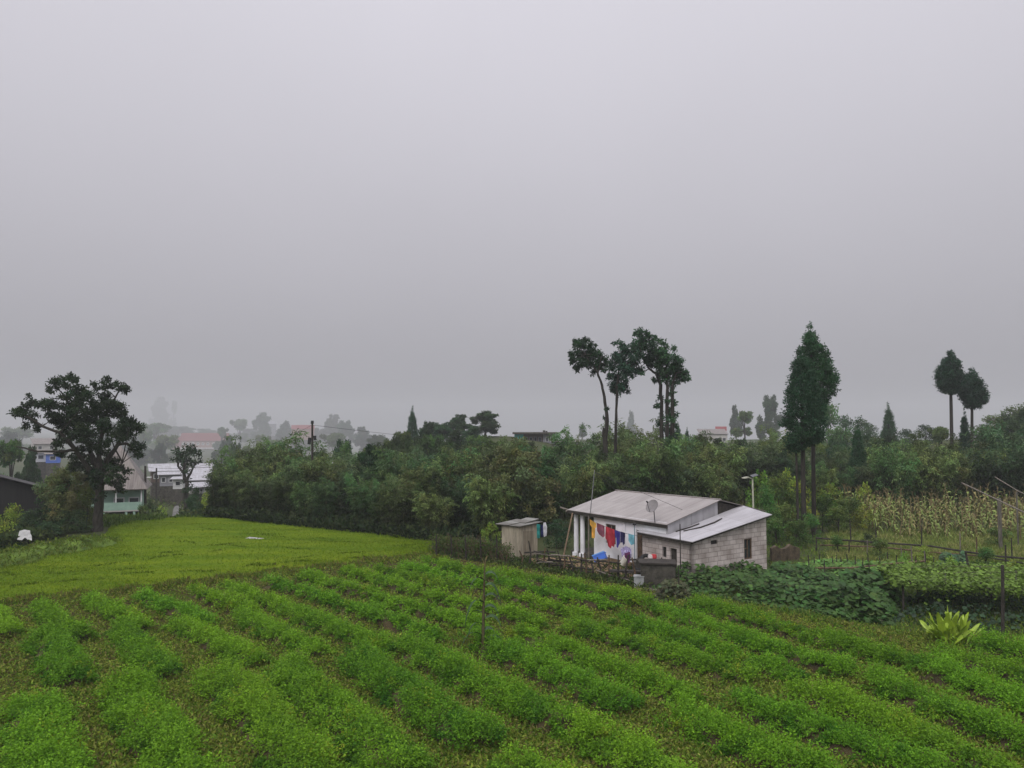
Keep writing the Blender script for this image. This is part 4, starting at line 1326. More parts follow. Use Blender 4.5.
for px, y0, y1, lab in ((680.5, 524, 566, "thin bare pole before the block wall, nearest the tank"), (679, 566, 592, "short thin stake in the bed beside the water tank")):
    p0 = PT(px, y1, 33.6 if y1 < 570 else 31.8); p1 = PT(px - .5, y0, 33.6 if y1 < 570 else 31.8)
    pole_thing("stake", [(p0[0], p0[1], -.1), tuple(p1)], [.03, .02], M["dark_wood"], lab, "stake")
# leaning bamboo prop at the porch
pole_thing("bamboo_prop", [PT(563, 559, 39.3), PT(572.5, 513, 40.4)], .04, plain("dry_bamboo", (.16, .11, .07), .7, .2, 4), "bamboo pole leaning against the porch eave", "pole")
pole_thing("porch_beam", [HS(-.9, .1, EZ - .02), HS(.3, .05, EZ - .12)], .05, M["grey_wood"], "grey beam end sticking out under the porch roof corner", "beam")
# rough mud wall beyond the lean-to
pa, pb = GP(772, 563), GP(800, 560)
mw = MB()
for k_ in range(6):
    u0, u1 = k_ / 6, (k_ + 1) / 6
    A0, A1 = pa + (pb - pa) * u0, pa + (pb - pa) * u1
    h0, h1 = .72 + .12 * math.sin(k_ * 1.9), .72 + .12 * math.sin((k_ + 1) * 1.9)
    mw.hexa([A0 + [0, 0, -.1], A1 + [0, 0, -.1], A1 + [0, .3, -.1], A0 + [0, .3, -.1]], [A0 + [0, 0, h0], A1 + [0, 0, h1], A1 + [0, .3, h1], A0 + [0, .3, h0]])
tag(mw.build("mud_wall", plain("brown_mud", (.085, .065, .042), .95, .3, 3, bump=.6), None, origin=pa), "low broken brown mud wall beside the lean-to", "wall")
for px, lab in ((754.5, "reddish stake against the block wall beside its window"), (759, "taller reddish stake at the far corner of the block wall")):
    p0 = GP(px, 572)
    pole_thing("stake", [p0 - [0, 0, .1], p0 + [.02, 0, .85 if px < 757 else 1.0]], .04, plain("red_brown_wood", (.12, .05, .035), .9, .2, 4), lab, "stake")
# ------------------------------------------------------------------ trees with their own drawn shape
def drawn_tree(name, label, cat, d, base_px, trunks, clumps, base, seed, leaf=.2, per=300, depth=1.0, k=10, f=.4, flat=.7, aspect=.5, scale_=(1, 0, 0), bark="bark", group=None, ground=None, droop=.1, thick=1.0, slim=1.0):
    """trunks: lists of (px, py, radius_px[, depth offset]); clumps: (px, py, radius_px)"""
    rg = np.random.default_rng(seed)
    s, ox, oy = scale_
    tp = lambda x, y: (x * s + ox, y * s + oy)
    b = PT(*base_px, d)
    if ground is not None: b[2] = ground
    root = thing(name, b, label, cat, group)
    mpp = d / FPX
    mb = MB()
    for tr in trunks:
        pts, rad = [], []
        for q in tr:
            x, y = tp(q[0], q[1])
            pts.append(PT(x, y, d + (q[3] if len(q) > 3 else 0))); rad.append(q[2] * s * mpp * slim)
        if tr is trunks[0]:
            g0 = float(terrain(b[0], b[1])) - .2
            if pts[0][2] > g0: pts.insert(0, np.array([pts[0][0], pts[0][1], g0])); rad.insert(0, rad[0])
        # smooth the polyline a little and roughen it
        P = [pts[0]]
        RR = [rad[0]]
        for i in range(len(pts) - 1):
            for t in (.33, .67, 1.0):
                P.append(pts[i] * (1 - t) + pts[i + 1] * t + (rg.normal(0, rad[i] * .22, 3) if t < 1 else 0))
                RR.append((rad[i] * (1 - t) + rad[i + 1] * t) * rg.uniform(.92, 1.1))
        mb.tube(P, RR, 8)
    C, Rr = [], []
    for c in clumps:
        x, y = tp(c[0], c[1])
        off = c[3] if len(c) > 3 else rg.normal(0, depth)
        C.append(PT(x, y, d + off)); Rr.append(c[2] * s * mpp * thick)
    C, Rr = np.array(C), np.array(Rr)
    # twigs from each clump to the nearest trunk point
    allp = np.array(mb.v)
    for c, r in zip(C, Rr):
        q = allp[np.argmin(np.linalg.norm((allp - c) * [1, 1, 1.0] + [0, 0, .6 * 0], axis=1))]
        if np.linalg.norm(q - c) > r * .6:
            mid = (q + c) / 2 + rg.normal(0, .12, 3)
            mb.tube([q, mid, c], [max(.03, r * .07), max(.025, r * .05), .015], 5, cap=False)
    mb.build("trunk", M[bark], root)
    sc_, sr = subclumps(C, Rr, k, f, rg, flat)
    P, D, N_, L_, W_, idx = clump_leaves(sc_, sr, per, rg, leaf, aspect, .2, droop=droop)
    P = P - np.array(root.location)
    leaf_object("crown", P, D, N_, L_, W_, tint(idx, len(sc_), base, rg, .25, .1), M["leaf"], root)
    return root

Z1 = (.25, 0, 360)
drawn_tree("spreading_tree", "big dark spreading tree on the bank at the lawn's left end", "tree", 50.5, (97, 531), [
    [(386, 700, 25), (390, 640, 20), (396, 560, 18), (402, 500, 17), (395, 440, 14), (372, 390, 11), (345, 330, 8), (320, 260, 8), (262, 150, 4)],
    [(402, 510, 11, 0), (330, 400, 9, -.6), (290, 345, 9, -1), (240, 290, 7, -1.4), (170, 265, 5, -1.6), (90, 215, 3, -1.6)],
    [(295, 360, 7, -1), (250, 366, 5, -1.4), (150, 366, 4, -1.8), (100, 352, 3, -1.8), (64, 347, 2, -1.8)],
    [(400, 470, 14, 0), (430, 400, 11, .7), (470, 340, 8, 1.2), (510, 335, 6, 1.6), (545, 365, 4, 1.8)],
    [(395, 440, 12, 0), (400, 330, 9, .5), (425, 210, 6, .8), (480, 115, 3, 1)],
    [(460, 350, 6, 1.2), (500, 290, 4, 1), (545, 270, 3, .8)],
    [(405, 500, 9, 0), (460, 440, 7, -1), (490, 410, 4, -1.4)]],
    [(205, 110, 26), (240, 85, 28), (290, 78, 28), (262, 125, 30), (325, 130, 34), (355, 160, 36), (395, 105, 28), (440, 95, 30), (490, 100, 26), (505, 118, 18), (420, 140, 26),
     (65, 208, 22), (100, 200, 28), (140, 160, 26), (130, 225, 26), (175, 175, 30), (150, 268, 20), (110, 262, 14), (215, 185, 40), (250, 215, 42), (285, 180, 44), (320, 215, 46), (365, 205, 46), (400, 175, 38), (440, 200, 44), (475, 195, 34),
     (480, 250, 44), (520, 245, 30), (545, 285, 30), (556, 268, 16), (545, 345, 28), (555, 375, 18), (490, 305, 30), (440, 290, 44), (390, 265, 44), (330, 280, 44), (275, 265, 36), (235, 250, 30), (205, 225, 26),
     (260, 310, 26), (225, 345, 20), (250, 372, 22), (240, 325, 16), (340, 345, 30), (400, 340, 40), (320, 395, 30), (360, 420, 34), (420, 400, 44), (310, 430, 26), (400, 455, 34), (460, 450, 32), (475, 485, 26), (485, 515, 18), (440, 490, 18), (350, 455, 22), (500, 440, 20), (395, 470, 24), (375, 500, 18), (412, 540, 12), (380, 560, 9), (310, 300, 30), (285, 235, 30)],
    GREEN_D * .78, 71, leaf=.17, per=1250, depth=1.3, k=9, f=.42, flat=.65, scale_=Z1, ground=-.15, thick=1.12, slim=.92)

Z4 = (.25, 540, 310)
drawn_tree("lopped_tall_tree", "leaning bare-trunked tall tree, leftmost of the group behind the house", "tree", 62, (606, 448), [
    [(262, 700, 14), (262, 540, 12), (268, 440, 11), (262, 385, 9), (254, 330, 8), (243, 285, 7), (230, 250, 6), (205, 215, 5), (180, 180, 3)],
    [(256, 540, 6), (252, 500, 6), (254, 470, 5)], [(232, 252, 4), (240, 215, 3), (245, 185, 2)]],
    [(150, 140, 24), (180, 130, 24), (205, 140, 20), (135, 170, 20), (130, 195, 16), (150, 205, 26), (175, 175, 34), (205, 175, 30), (150, 232, 18), (180, 218, 22), (215, 205, 26), (235, 180, 26), (255, 195, 20), (262, 215, 14), (235, 225, 20), (215, 250, 14), (255, 235, 10), (143, 120, 10), (268, 395, 7), (262, 430, 7)],
    CON * .8, 72, leaf=.24, per=800, depth=.9, k=8, f=.46, flat=.8, aspect=.4, scale_=Z4, ground=0.0, droop=.5, slim=.72)
drawn_tree("lopped_tall_tree", "slim straight tall tree, second of the group behind the house", "tree", 63, (616, 445), [
    [(303, 700, 9), (303, 490, 8), (305, 400, 7), (308, 330, 7), (312, 260, 5), (325, 180, 3)], [(312, 270, 4), (350, 215, 3), (385, 180, 2)]],
    [(305, 130, 14), (325, 140, 20), (345, 160, 26), (375, 150, 24), (395, 170, 18), (380, 195, 26), (350, 200, 34), (315, 185, 24), (300, 210, 22), (335, 240, 32), (285, 240, 20), (275, 262, 14), (310, 270, 28), (345, 280, 16), (300, 305, 24), (330, 305, 24), (350, 318, 16), (315, 325, 18), (290, 318, 12), (385, 240, 18), (360, 235, 18)],
    CON * .8, 73, leaf=.24, per=800, depth=.9, k=8, f=.46, flat=.8, aspect=.4, scale_=Z4, ground=0.0, droop=.5, slim=.72)
drawn_tree("lopped_tall_tree", "tallest tree of the group behind the house, bending left at its top", "tree", 62, (662, 440), [
    [(486, 700, 12), (487, 510, 11), (486, 400, 10), (483, 300, 9), (465, 255, 7), (435, 235, 6), (410, 195, 4), (395, 120, 3)], [(480, 290, 6), (478, 220, 4), (460, 140, 3)]],
    [(385, 88, 12), (400, 95, 20), (425, 105, 22), (450, 112, 20), (470, 118, 16), (420, 130, 26), (445, 155, 32), (400, 140, 22), (380, 135, 18), (470, 165, 30), (430, 185, 28), (455, 205, 30), (400, 180, 18), (395, 235, 16), (405, 250, 12), (370, 262, 8), (480, 200, 24), (478, 255, 18), (462, 280, 14), (478, 345, 14), (465, 375, 14), (488, 420, 12), (476, 450, 12), (490, 470, 12)],
    CON * .85, 74, leaf=.24, per=800, depth=.9, k=8, f=.46, flat=.8, aspect=.4, scale_=Z4, ground=0.0, droop=.5, slim=.72)
drawn_tree("lopped_tall_tree", "creeper-hung twin-stemmed tree, rightmost of the group behind the house", "tree", 61, (670, 440), [
    [(510, 700, 12), (508, 520, 10), (508, 400, 9), (510, 310, 8), (505, 240, 6), (508, 170, 3)], [(528, 520, 12), (530, 400, 10), (530, 300, 8), (545, 250, 5), (570, 250, 3)]],
    [(500, 140, 18), (525, 150, 16), (510, 170, 28), (490, 190, 26), (530, 200, 30), (500, 225, 34), (545, 210, 20), (560, 215, 20), (560, 240, 28), (580, 255, 18), (588, 275, 14), (545, 265, 28), (520, 255, 30), (570, 280, 14), (530, 290, 20), (500, 275, 22), (525, 330, 16), (530, 370, 16), (520, 400, 18), (535, 420, 18), (515, 440, 20), (535, 465, 18), (512, 480, 20), (530, 505, 22), (520, 530, 26), (505, 360, 10)],
    CON * 1.0, 75, leaf=.24, per=800, depth=.8, k=8, f=.46, flat=.85, aspect=.4, scale_=Z4, ground=0.0, droop=.5, slim=.72)

def profile_tree(name, label, d, base_px, profile, trunk_px, base, seed, n_tuft, tuft_px, leaf, per, group=None, ground=None, trunk_pts=None, yoff=0.0):
    """profile: (py, x_left, x_right) outline rows; a round crown of that outline on a straight stem"""
    rg = np.random.default_rng(seed)
    b = PT(*base_px, d)
    if ground is not None: b[2] = ground
    root = thing(name, b, label, "conifer", group)
    mpp = d / FPX
    rows = []
    for py, xl, xr in profile:
        q = PT((xl + xr) / 2, py, d)
        rows.append((q[2], q[0], (xr - xl) / 2 * mpp))
    rows.sort()
    C, Rr = profile_crown(rows, rg, n_tuft, tuft_px * mpp, leaf, per)
    C[:, 1] += d + yoff
    P, D, N_, L_, W_, idx = clump_leaves(C, Rr, per, rg, leaf, .38, .25, droop=.35)
    leaf_object("crown", P - np.array(root.location), D, N_, L_, W_, tint(idx, len(C), base, rg, .2, .08), M["leaf"], root)
    mb = MB()
    for tr in trunk_px:
        pts = [PT(x, y, d + yoff) for x, y, r in tr]
        pts.insert(0, np.array([pts[0][0], pts[0][1], b[2] - .2]))
        mb.tube(pts, [tr[0][2] * mpp * 1.15] + [r * mpp for _, _, r in tr], 8)
    mb.build("trunk", M["bark"], root)
    return root
profile_tree("cypress_tree", "tall dark cypress with low crown, left of the pair right of the house", 46, (803, 541),
             [(347, 797, 800), (356, 793, 806), (372, 789, 815), (390, 785, 822), (408, 782, 826), (425, 781, 828), (440, 783, 824), (451, 786, 800)],
             [[(804, 530, 2.5), (803, 470, 2.2), (803, 430, 1.8), (800, 360, .8)], [(798, 528, 1.4), (797, 480, 1.2), (796, 440, 1.0)]], CON * 1.0, 81, 640, 4.0, .15, 760, ground=0.0)
profile_tree("cypress_tree", "taller dark cypress, right and rear of the pair right of the house", 49, (814, 536),
             [(323, 809, 811), (330, 805, 815), (342, 801, 822), (352, 799, 829), (366, 798, 835), (380, 799, 839), (392, 801, 837), (402, 806, 830), (415, 804, 826)],
             [[(814, 520, 2.2), (813, 440, 1.9), (811, 340, .8)]], CON * .95, 82, 520, 4.0, .16, 760, ground=0.0)
profile_tree("pointed_crown_tree", "taller of two dark trees with bare stems on the right skyline", 80, (951, 450),
             [(350, 949, 952), (357, 944, 956), (364, 940, 961), (376, 935, 965), (384, 935, 963), (391, 939, 957)],
             [[(952, 455, 1.8), (951, 400, 1.5), (950, 360, .5)]], CON * .75, 83, 230, 4.2, .24, 520)
profile_tree("pointed_crown_tree", "shorter of two dark trees with bare stems on the right skyline", 81, (971, 450),
             [(368, 970, 973), (376, 965, 978), (386, 961, 983), (394, 958, 988), (401, 961, 987), (407, 966, 980)],
             [[(972, 455, 1.6), (972, 410, 1.3), (972, 376, .5)]], CON * .75, 84, 200, 4.2, .24, 520)

def put(kind, px, py_top, d, w_px, label, group=None, name=None, h0=8.0, w0=7.0, seed=None, zoff=0.0, widen=1.0):
    """a tree whose top is seen at (px, py_top), w_px wide, d metres ahead, standing on the terrain"""
    if d > 84: d = 84 + (d - 84) * 1.45
    if d > 200: d = 200 + (d - 200) * 1.8
    d = min(d, 2700)
    t = PT(px, py_top, d)
    g = float(terrain(t[0], t[1])) + zoff
    h = max(1.0, t[2] - g)
    sx = w_px * d / FPX / w0
    o = place(kind, (t[0], t[1], g), (sx, sx, h / h0), label, group, (px * 1.7 + py_top) % 6.28)
    return o

# small conifers on the skyline
put("con0", 412.5, 405.5, 108, 17, "small dark conifer on the left shoulder of the wooded mound", h0=10, w0=3.6)
put("con0", 582.5, 422, 260, 9, "tiny fog-grey conifer between the teal building and tall trees", h0=10, w0=3.6)
put("con1", 622.5, 423.5, 140, 12, "small rounded conifer between the slim and tallest trees", h0=10, w0=4.2)
put("con0", 678, 421.5, 120, 11, "small pointed conifer just right of the creeper-hung tree", h0=10, w0=3.6)
put("con0", 687, 427, 122, 10, "shorter pointed conifer second to the right of the creeper-hung tree", h0=10, w0=3.6)
put("con0", 888, 402.5, 105, 19, "dark pointed conifer standing alone above the right-hand bamboo", h0=10, w0=3.4)
put("con1", 857, 420, 66, 21, "dark narrow conifer between the cypress pair and right-hand bamboo", h0=10, w0=3.8)
put("con1", 964, 407, 84, 17, "small dark conifer at the foot of the two bare-stemmed skyline trees", h0=10, w0=4.0)

# broadleaved trees on the mound, far ones and the right-hand slope
MG, ML = "trees covering the low wooded mound", "dark rounded tree covering the low mound behind the bamboo"
rg = np.random.default_rng(90)
put("oak2", 485, 413.5, 118, 40, "flat-topped dark tree standing tallest on the mound skyline", w0=8.5)
put("oak0", 456, 417, 116, 36, "dome-shaped dark tree on the mound skyline beside the flat-topped one", w0=7.5)
for px, py, d, w in ((392, 441, 92, 30), (405, 433, 98, 32), (424, 427, 102, 34), (440, 426, 108, 34), (470, 430, 105, 34), (430, 437, 90, 36), (455, 436, 92, 38),
                     (480, 437, 94, 36), (375, 448, 84, 34), (400, 444, 82, 36), (500, 443, 94, 28), (533, 447, 90, 32), (555, 448, 88, 32), (345, 447, 88, 30), (415, 447, 76, 34), (445, 446, 78, 34)):
    put(["oak0", "oak1", "oak2"][rg.integers(3)], px, py, d, w, ML, MG, w0=7.3)
RG_, RL = "trees on the slope behind the cypress pair", "hazy green tree on the slope behind the cypress pair and bamboo"
for px, py, d, w in ((700, 441, 92, 34), (722, 444, 88, 34), (745, 444, 92, 36), (768, 442, 88, 34), (790, 440, 92, 34), (828, 407, 135, 40), (845, 414, 128, 40), (862, 418, 122, 36), (835, 430, 110, 36),
                     (870, 426, 118, 34), (905, 428, 110, 34), (925, 424, 112, 34), (940, 428, 98, 32), (985, 424, 105, 36), (1000, 417, 112, 38), (1018, 408, 118, 40), (1040, 402, 120, 42), (1012, 420, 92, 40), (1034, 416, 88, 42),
                     (820, 445, 84, 34), (840, 446, 82, 36), (780, 456, 72, 36), (640, 446, 92, 32), (600, 447, 92, 32), (575, 446, 95, 30), (665, 444, 95, 32), (870, 440, 90, 34), (895, 440, 92, 34)):
    d2 = 84 + max(0, d - 84) * 1.45 if d > 84 else d
    t_ = PT(px, py, d2); h_ = t_[2] - float(terrain(t_[0], t_[1]))
    if h_ < 1.15 * w * d2 / FPX:
        put(["shrub0", "shrub2"][rg.integers(2)], px, py, d, w * 1.15, RL, RG_, h0=2.35, w0=2.7)
    else:
        put(["oak1", "oak0", "oak1", "oak2"][rg.integers(4)], px, py, d, w, RL, RG_, w0=7.3)
put("oak0", 630, 417, 420, 15, "very pale round fog-bound tree right of the slim tall tree", w0=7.5)
put("oak0", 736, 409, 230, 14, "pale grey small tree, leftmost of three in fog left of the cypresses", w0=7.5)
put("oak1", 744, 412, 175, 22, "grey tree in the middle of three fog trees left of the cypresses", w0=6.5)
put("oak2", 769, 400.5, 205, 24, "tallest grey tree of three in fog left of the cypresses", w0=7.5)
for px, py, d, w, kd, lab in ((288, 466, 62, 30, "oak0", "dark broadleaf tree among the bamboo just left of the dark pole"), (372, 452, 60, 36, "oak2", "dark broadleaf tree among the bamboo right of the dark pole"),
                              (655, 458, 55.5, 32, "oak1", "leafy tree among the bamboo below the tallest lopped tree"), (724, 466, 53.5, 34, "pale0", "pale leafy tree in the bamboo just left of the street lamp"), (601, 468, 54, 30, "oak0", "dark broadleaf tree in the bamboo above the porch end of the roof"),
                              (440, 478, 50, 30, "oak0", "small dark tree at the bamboo's foot near the lawn corner")):
    put(kd, px, py, d, w, lab, h0=8.0 if kd != "pale0" else 6.5, w0=7.3 if kd != "pale0" else 5.5)
# pale leafy tree before the belt, shrubs by the house and along the lawn
o = put("pale0", 517, 441, 48.5, 74, "broad pale green leafy tree standing before the bamboo belt", h0=6.5, w0=5.5)
put("shrub1", 492, 523, 42.5, 26, "pale shrub left of the outhouse under the leafy tree", h0=2.4, w0=2.6)
put("shrub2", 557, 520, 43.5, 34, "dark shrub between the outhouse and the porch", h0=2.2, w0=2.6)
put("shrub0", 585, 531, 42.2, 14, "dark potted-looking shrub inside the shaded porch", h0=2.4, w0=2.8)
put("shrub2", 470, 543, 41.5, 46, "tangled low shrub at the brush fence by the lawn corner", h0=2.2, w0=2.6)
put("shrub2", 498, 548, 40.2, 36, "low weedy shrub against the outhouse wall", h0=2.2, w0=2.6)
SG, SL = "bright bushes behind the house", "bright yellow-green bush between the house and the cypress trunks"
for px, py, d, w in ((778, 478, 52, 30), (768, 490, 48, 28), (790, 492, 49, 30), (783, 506, 46.5, 32), (776, 520, 44.5, 26), (822, 497, 50, 30), (838, 508, 49, 30), (800, 512, 48, 26), (760, 472, 54, 36), (800, 482, 53, 36), (770, 508, 46, 30), (812, 516, 45.5, 24), (846, 500, 51, 34), (832, 484, 54, 32), (748, 504, 47.5, 22), (786, 470, 55, 32), (862, 505, 50, 26)):
    put(["shrub1", "shrub0", "shrub0"][rg.integers(3)], px, py, d, w * 1.1, SL, SG, h0=2.4, w0=2.6)
put("shrub1", 866, 483, 57, 20, "tall light green sapling bush at the maize field's left edge", h0=2.4, w0=2.6)
put("shrub0", 796, 522, 43.6, 36, "mid green bush at the foot of the cypress trunks", h0=2.4, w0=2.8)
for px, py, d, w, kd in ((880, 553, 40, 26, "shrub0"), (925, 557, 38, 30, "shrub1"), (985, 557, 37, 28, "shrub0"), (1012, 563, 34, 30, "shrub1"), (838, 553, 41, 24, "shrub0"), (1000, 530, 44, 30, "shrub0"), (905, 562, 36, 22, "shrub1"), (950, 564, 35, 26, "shrub1"), (868, 545, 43, 22, "shrub2")):
    put(kd, px, py, d, w, "low tangled green bush growing among the rails of the right-hand garden", "bushes among the garden rails", h0=2.35, w0=2.7)
LG = "bushes under the big tree"
for px, py, d, w, kd, lab in ((14, 505, 51, 46, "shrub1", "pale bush left of the white sheet below the dark shed"), (70, 465, 52, 54, "pale0", "tall leafy bush right of the dark shed under the big tree"), (60, 480, 52.5, 60, "shrub0", "wide leafy bush under the big tree's left limbs"), (88, 489, 51.5, 34, "shrub0", "bush hard against the big tree's trunk"),
                         (52, 498, 51, 44, "shrub2", "dark tangled bush between the dark shed and the lawn bank"), (78, 510, 50, 40, "shrub2", "low dark bush at the lawn bank's top left of the trunk"), (30, 511, 49.8, 40, "shrub2", "low shadowy bush just above the white sheet"),
                         (-8, 516, 47, 40, "shrub1", "pale bush at the very left edge by the bank"), (12, 541, 45.5, 34, "shrub2", "small dark bush below the white sheet"), (48, 526, 47.5, 36, "shrub2", "small dark bush right of the white sheet")):
    put(kd, px, py, d, w, lab, LG, h0=6.5 if kd == "pale0" else 2.4 if kd != "shrub2" else 2.2, w0=5.5 if kd == "pale0" else 2.7)
VG, VL = "bushes beyond the lawn's far edge", "bush beyond the lawn's far edge beside the path"
for px, py, d, w in ((192, 494, 64, 26), (208, 492, 65, 28), (150, 497, 70, 20), (143, 506, 66, 14), (222, 488, 64, 30), (200, 503, 60.5, 24), (160, 506, 66, 14), (196, 485, 72, 22)):
    put(["shrub0", "shrub1", "shrub2"][rg.integers(3)], px, py, d, w, VL, VG, h0=2.35, w0=2.7)
put("oak1", 12, 442, 92, 36, "light green tree at the left edge above the dark shed", w0=6.5)
put("oak0", 29, 453, 88, 24, "round dark tree just above the dark shed's roof", w0=7.5)
drawn_tree("crooked_tree", "dark crooked tree standing among the tin-roofed village houses", "tree", 88, (186, 497), [
    [(186, 500, 2.4), (187, 484, 2.1), (184, 474, 1.7), (185, 463, 1.2)], [(187, 480, 1.4), (192, 470, 1), (196, 462, .7)], [(184, 474, 1.2), (178, 466, 1), (176, 458, 1)]],
    [(178, 452, 5), (185, 450, 5), (193, 449, 5), (198, 453, 4), (176, 459, 4), (190, 457, 6), (182, 458, 6), (198, 459, 4), (186, 465, 5), (187, 473, 4), (185, 481, 4), (188, 488, 5), (192, 465, 4)], GREEN_D * .75, 77, leaf=.3, per=260, depth=.8, k=7, f=.5)
FG, FL = "trees fading into fog across the valley", "tree fading into the fog across the valley"
for px, py, d, w in ((240, 420, 520, 26), (262, 416, 560, 22), (285, 424, 480, 22), (330, 418, 560, 30), (345, 424, 470, 22), (222, 428, 420, 18), (145, 432, 330, 18), (205, 466, 150, 20), (160, 446, 250, 16), (262, 436, 320, 24), (248, 447, 200, 22), (60, 430, 330, 14), (132, 440, 260, 14), (235, 449, 150, 22), (365, 430, 400, 26), (155, 424, 420, 40), (120, 426, 380, 40), (178, 428, 640, 44), (300, 432, 620, 50), (255, 430, 640, 44), (210, 430, 680, 40), (335, 434, 300, 40), (275, 441, 260, 34), (225, 440, 250, 26), (165, 436, 300, 34), (140, 444, 300, 30), (90, 430, 420, 40), (20, 428, 360, 40), (5, 436, 300, 40), (380, 438, 260, 34)):
    put(["oak0", "oak1", "oak2"][rg.integers(3)], px, py, d, w, FL, FG, w0=7.3)
put("oak2", 160, 401, 1100, 22, "faint broad tree on the fogged skyline above the red-roofed hotel", w0=8.0)
put("oak1", 174, 402, 1110, 8, "faint thin tree right of the broad one on the fogged skyline", w0=6.5)

# ------------------------------------------------------------------ buildings beyond
def wallmat(name, col, n=.08): return plain(name, col, .85, n, .8)
M["mint"] = wallmat("mint_paint", (.30, .44, .36)); M["pale"] = wallmat("pale_plaster", (.42, .40, .38)); M["teal"] = wallmat("teal_paint", (.06, .38, .36))
M["brownw"] = wallmat("brown_boards", (.11, .08, .065)); M["red"] = wallmat("red_roof_paint", (.20, .055, .055)); M["pinkw"] = wallmat("pink_plaster", (.34, .22, .19))
M["bluew"] = wallmat("blue_paint", (.08, .16, .55)); M["greyw"] = wallmat("grey_plaster", (.27, .27, .29)); M["tinw"] = tin("pale_village_tin", (.42, .42, .45), (.30, .29, .30), .2)
M["tinr"] = tin("weathered_brown_tin", (.20, .175, .155), (.12, .10, .09), .2); M["white"] = wallmat("white_paint", (.62, .62, .62), .04)

def house_far(name, label, px, py_eave, py_ridge, py_base, w_px, d, wall, roof, depth=5.0, rz=0.0, windows=3, group=None, over=.4, gable=False, base_z=None):
    """a far house: walls, a roof pitched towards us, window and door openings with real depth"""
    if d > 200: d = 200 + (d - 200) * 2.6; depth *= 1.5
    rz = rz + math.atan((512 - px) / FPX)
    e = PT(px, py_eave, d); b = PT(px, py_base, d)
    W = w_px * d / FPX
    zE, zB = e[2], b[2]
    rise = (PT(px, py_ridge, d + (depth if not gable else depth / 2))[2] - zE)
    root = thing(name, (e[0], d, zB), label, "house", group, rz)
    def Lc(mb, nm, m, par=root):
        o = mb.build(nm, m, par, origin=(0, 0, 0)); return o
    H = zE - zB
    mb = MB(); mb.box((0, depth / 2, H / 2), (W, depth, H))
    wl_ = Lc(mb, "wall", M[wall])
    gz0 = float(terrain(b[0], b[1])) - .3 - zB
    if gz0 < -.05:
        Lc(MB().box((0, depth / 2, gz0 / 2 - .002), (W * .97, depth * .97, -gz0)), "foundation", M["dark_concrete"])
    hw = W / 2 + over
    yb = depth + over
    if gable:
        roof_o = MB()
        roof_sheet_local(roof_o, [(-hw, -over, H - .05), (hw, -over, H - .05), (hw, depth / 2, H + rise), (-hw, depth / 2, H + rise)])
        roof_sheet_local(roof_o, [(hw, yb, H - .05), (-hw, yb, H - .05), (-hw, depth / 2, H + rise), (hw, depth / 2, H + rise)])
        gm = MB()
        for s in (-1, 1):
            x = s * W / 2
            gm.add([(x, 0, H), (x, depth, H), (x, depth / 2, H + rise - .06), (x - s * .1, 0, H), (x - s * .1, depth, H), (x - s * .1, depth / 2, H + rise - .06)], [(0, 1, 2), (3, 5, 4), (0, 3, 4, 1), (1, 4, 5, 2), (2, 5, 3, 0)])
        Lc(gm, "gable", M[wall])
    else:
        roof_o = MB()
        roof_sheet_local(roof_o, [(-hw, -over, H + .02), (hw, -over, H + .02), (hw, yb, H + rise), (-hw, yb, H + rise)])
    Lc(roof_o, "roof", M[roof])
    if windows:
        for i in range(windows):
            x = W * ((i + .5) / windows - .5)
            wm = MB(); ww, wh = min(1.1, W / windows * .5), min(1.1, H * .42)
            zc = H * .55
            for dx, dz, sx, sz in ((-ww / 2, 0, .08, wh), (ww / 2, 0, .08, wh), (0, -wh / 2, ww + .08, .08), (0, wh / 2, ww + .08, .08)):
                wm.box((x + dx, -.03, zc + dz), (sx, .1, sz))
            wo = Lc(wm, "window", M["white"])
            pm_ = MB().box((x, -.005, zc), (ww - .08, .03, wh - .08)).build("pane", M["glass"], wo, origin=(0, 0, 0))
    return root
def roof_sheet_local(mb, c, th=.06):
    a, b, d_, e = [np.array(q, float) for q in c]
    W = float(np.linalg.norm(b - a)); H = float(np.linalg.norm(e - a))
    n = np.array([0, 0, th])
    fs = [(0, 1, 2, 3), (7, 6, 5, 4), (0, 4, 5, 1), (1, 5, 6, 2), (2, 6, 7, 3), (3, 7, 4, 0)]
    fr = [(0, 0), (W, 0), (W, H), (0, H)]
    mb.add([a, b, d_, e, a - n, b - n, d_ - n, e - n], fs, [fr, fr[::-1]] + [[(0, 0)] * 4] * 4)

# village of tin roofs below the lawn
house_far("village_house", "long pale tin roof left of the dark crooked tree", 166, 471, 463.5, 482, 26, 118, "brownw", "tinw", 5, .05, 3)
house_far("village_house", "low white-eaved house below the long pale roof left of the crooked tree", 171, 474.5, 471.5, 486, 20, 108, "greyw", "tinw", 3, .0, 3)
house_far("village_house", "small white-walled hut at the foot of the crooked tree", 178, 479, 476.5, 489, 9, 100, "white", "tinw", 3, -.1, 1)
house_far("village_house", "small bright tin roof, topmost of the roofs right of the crooked tree", 204, 467, 463.2, 474, 15, 132, "greyw", "tinw", 5, .05, 2)
house_far("village_house", "wide pale tin roof directly below the topmost bright one", 207, 473.5, 467.5, 482, 32, 124, "pale", "tinw", 5, -.04, 4)
house_far("village_house", "widest pale tin roof in the middle of the roofs right of the crooked tree", 204, 480, 473, 488, 36, 114, "pale", "tinw", 5, .03, 4)
house_far("village_house", "lowest bright tin roof at right beside the bamboo belt", 211, 486.5, 482.5, 493, 16, 104, "greyw", "tinw", 3.5, .0, 2)
house_far("village_house", "low dull tin roof just right of the crooked tree's foot", 198, 487.5, 482, 494, 14, 106, "pale", "tinw", 3.5, .1, 2)
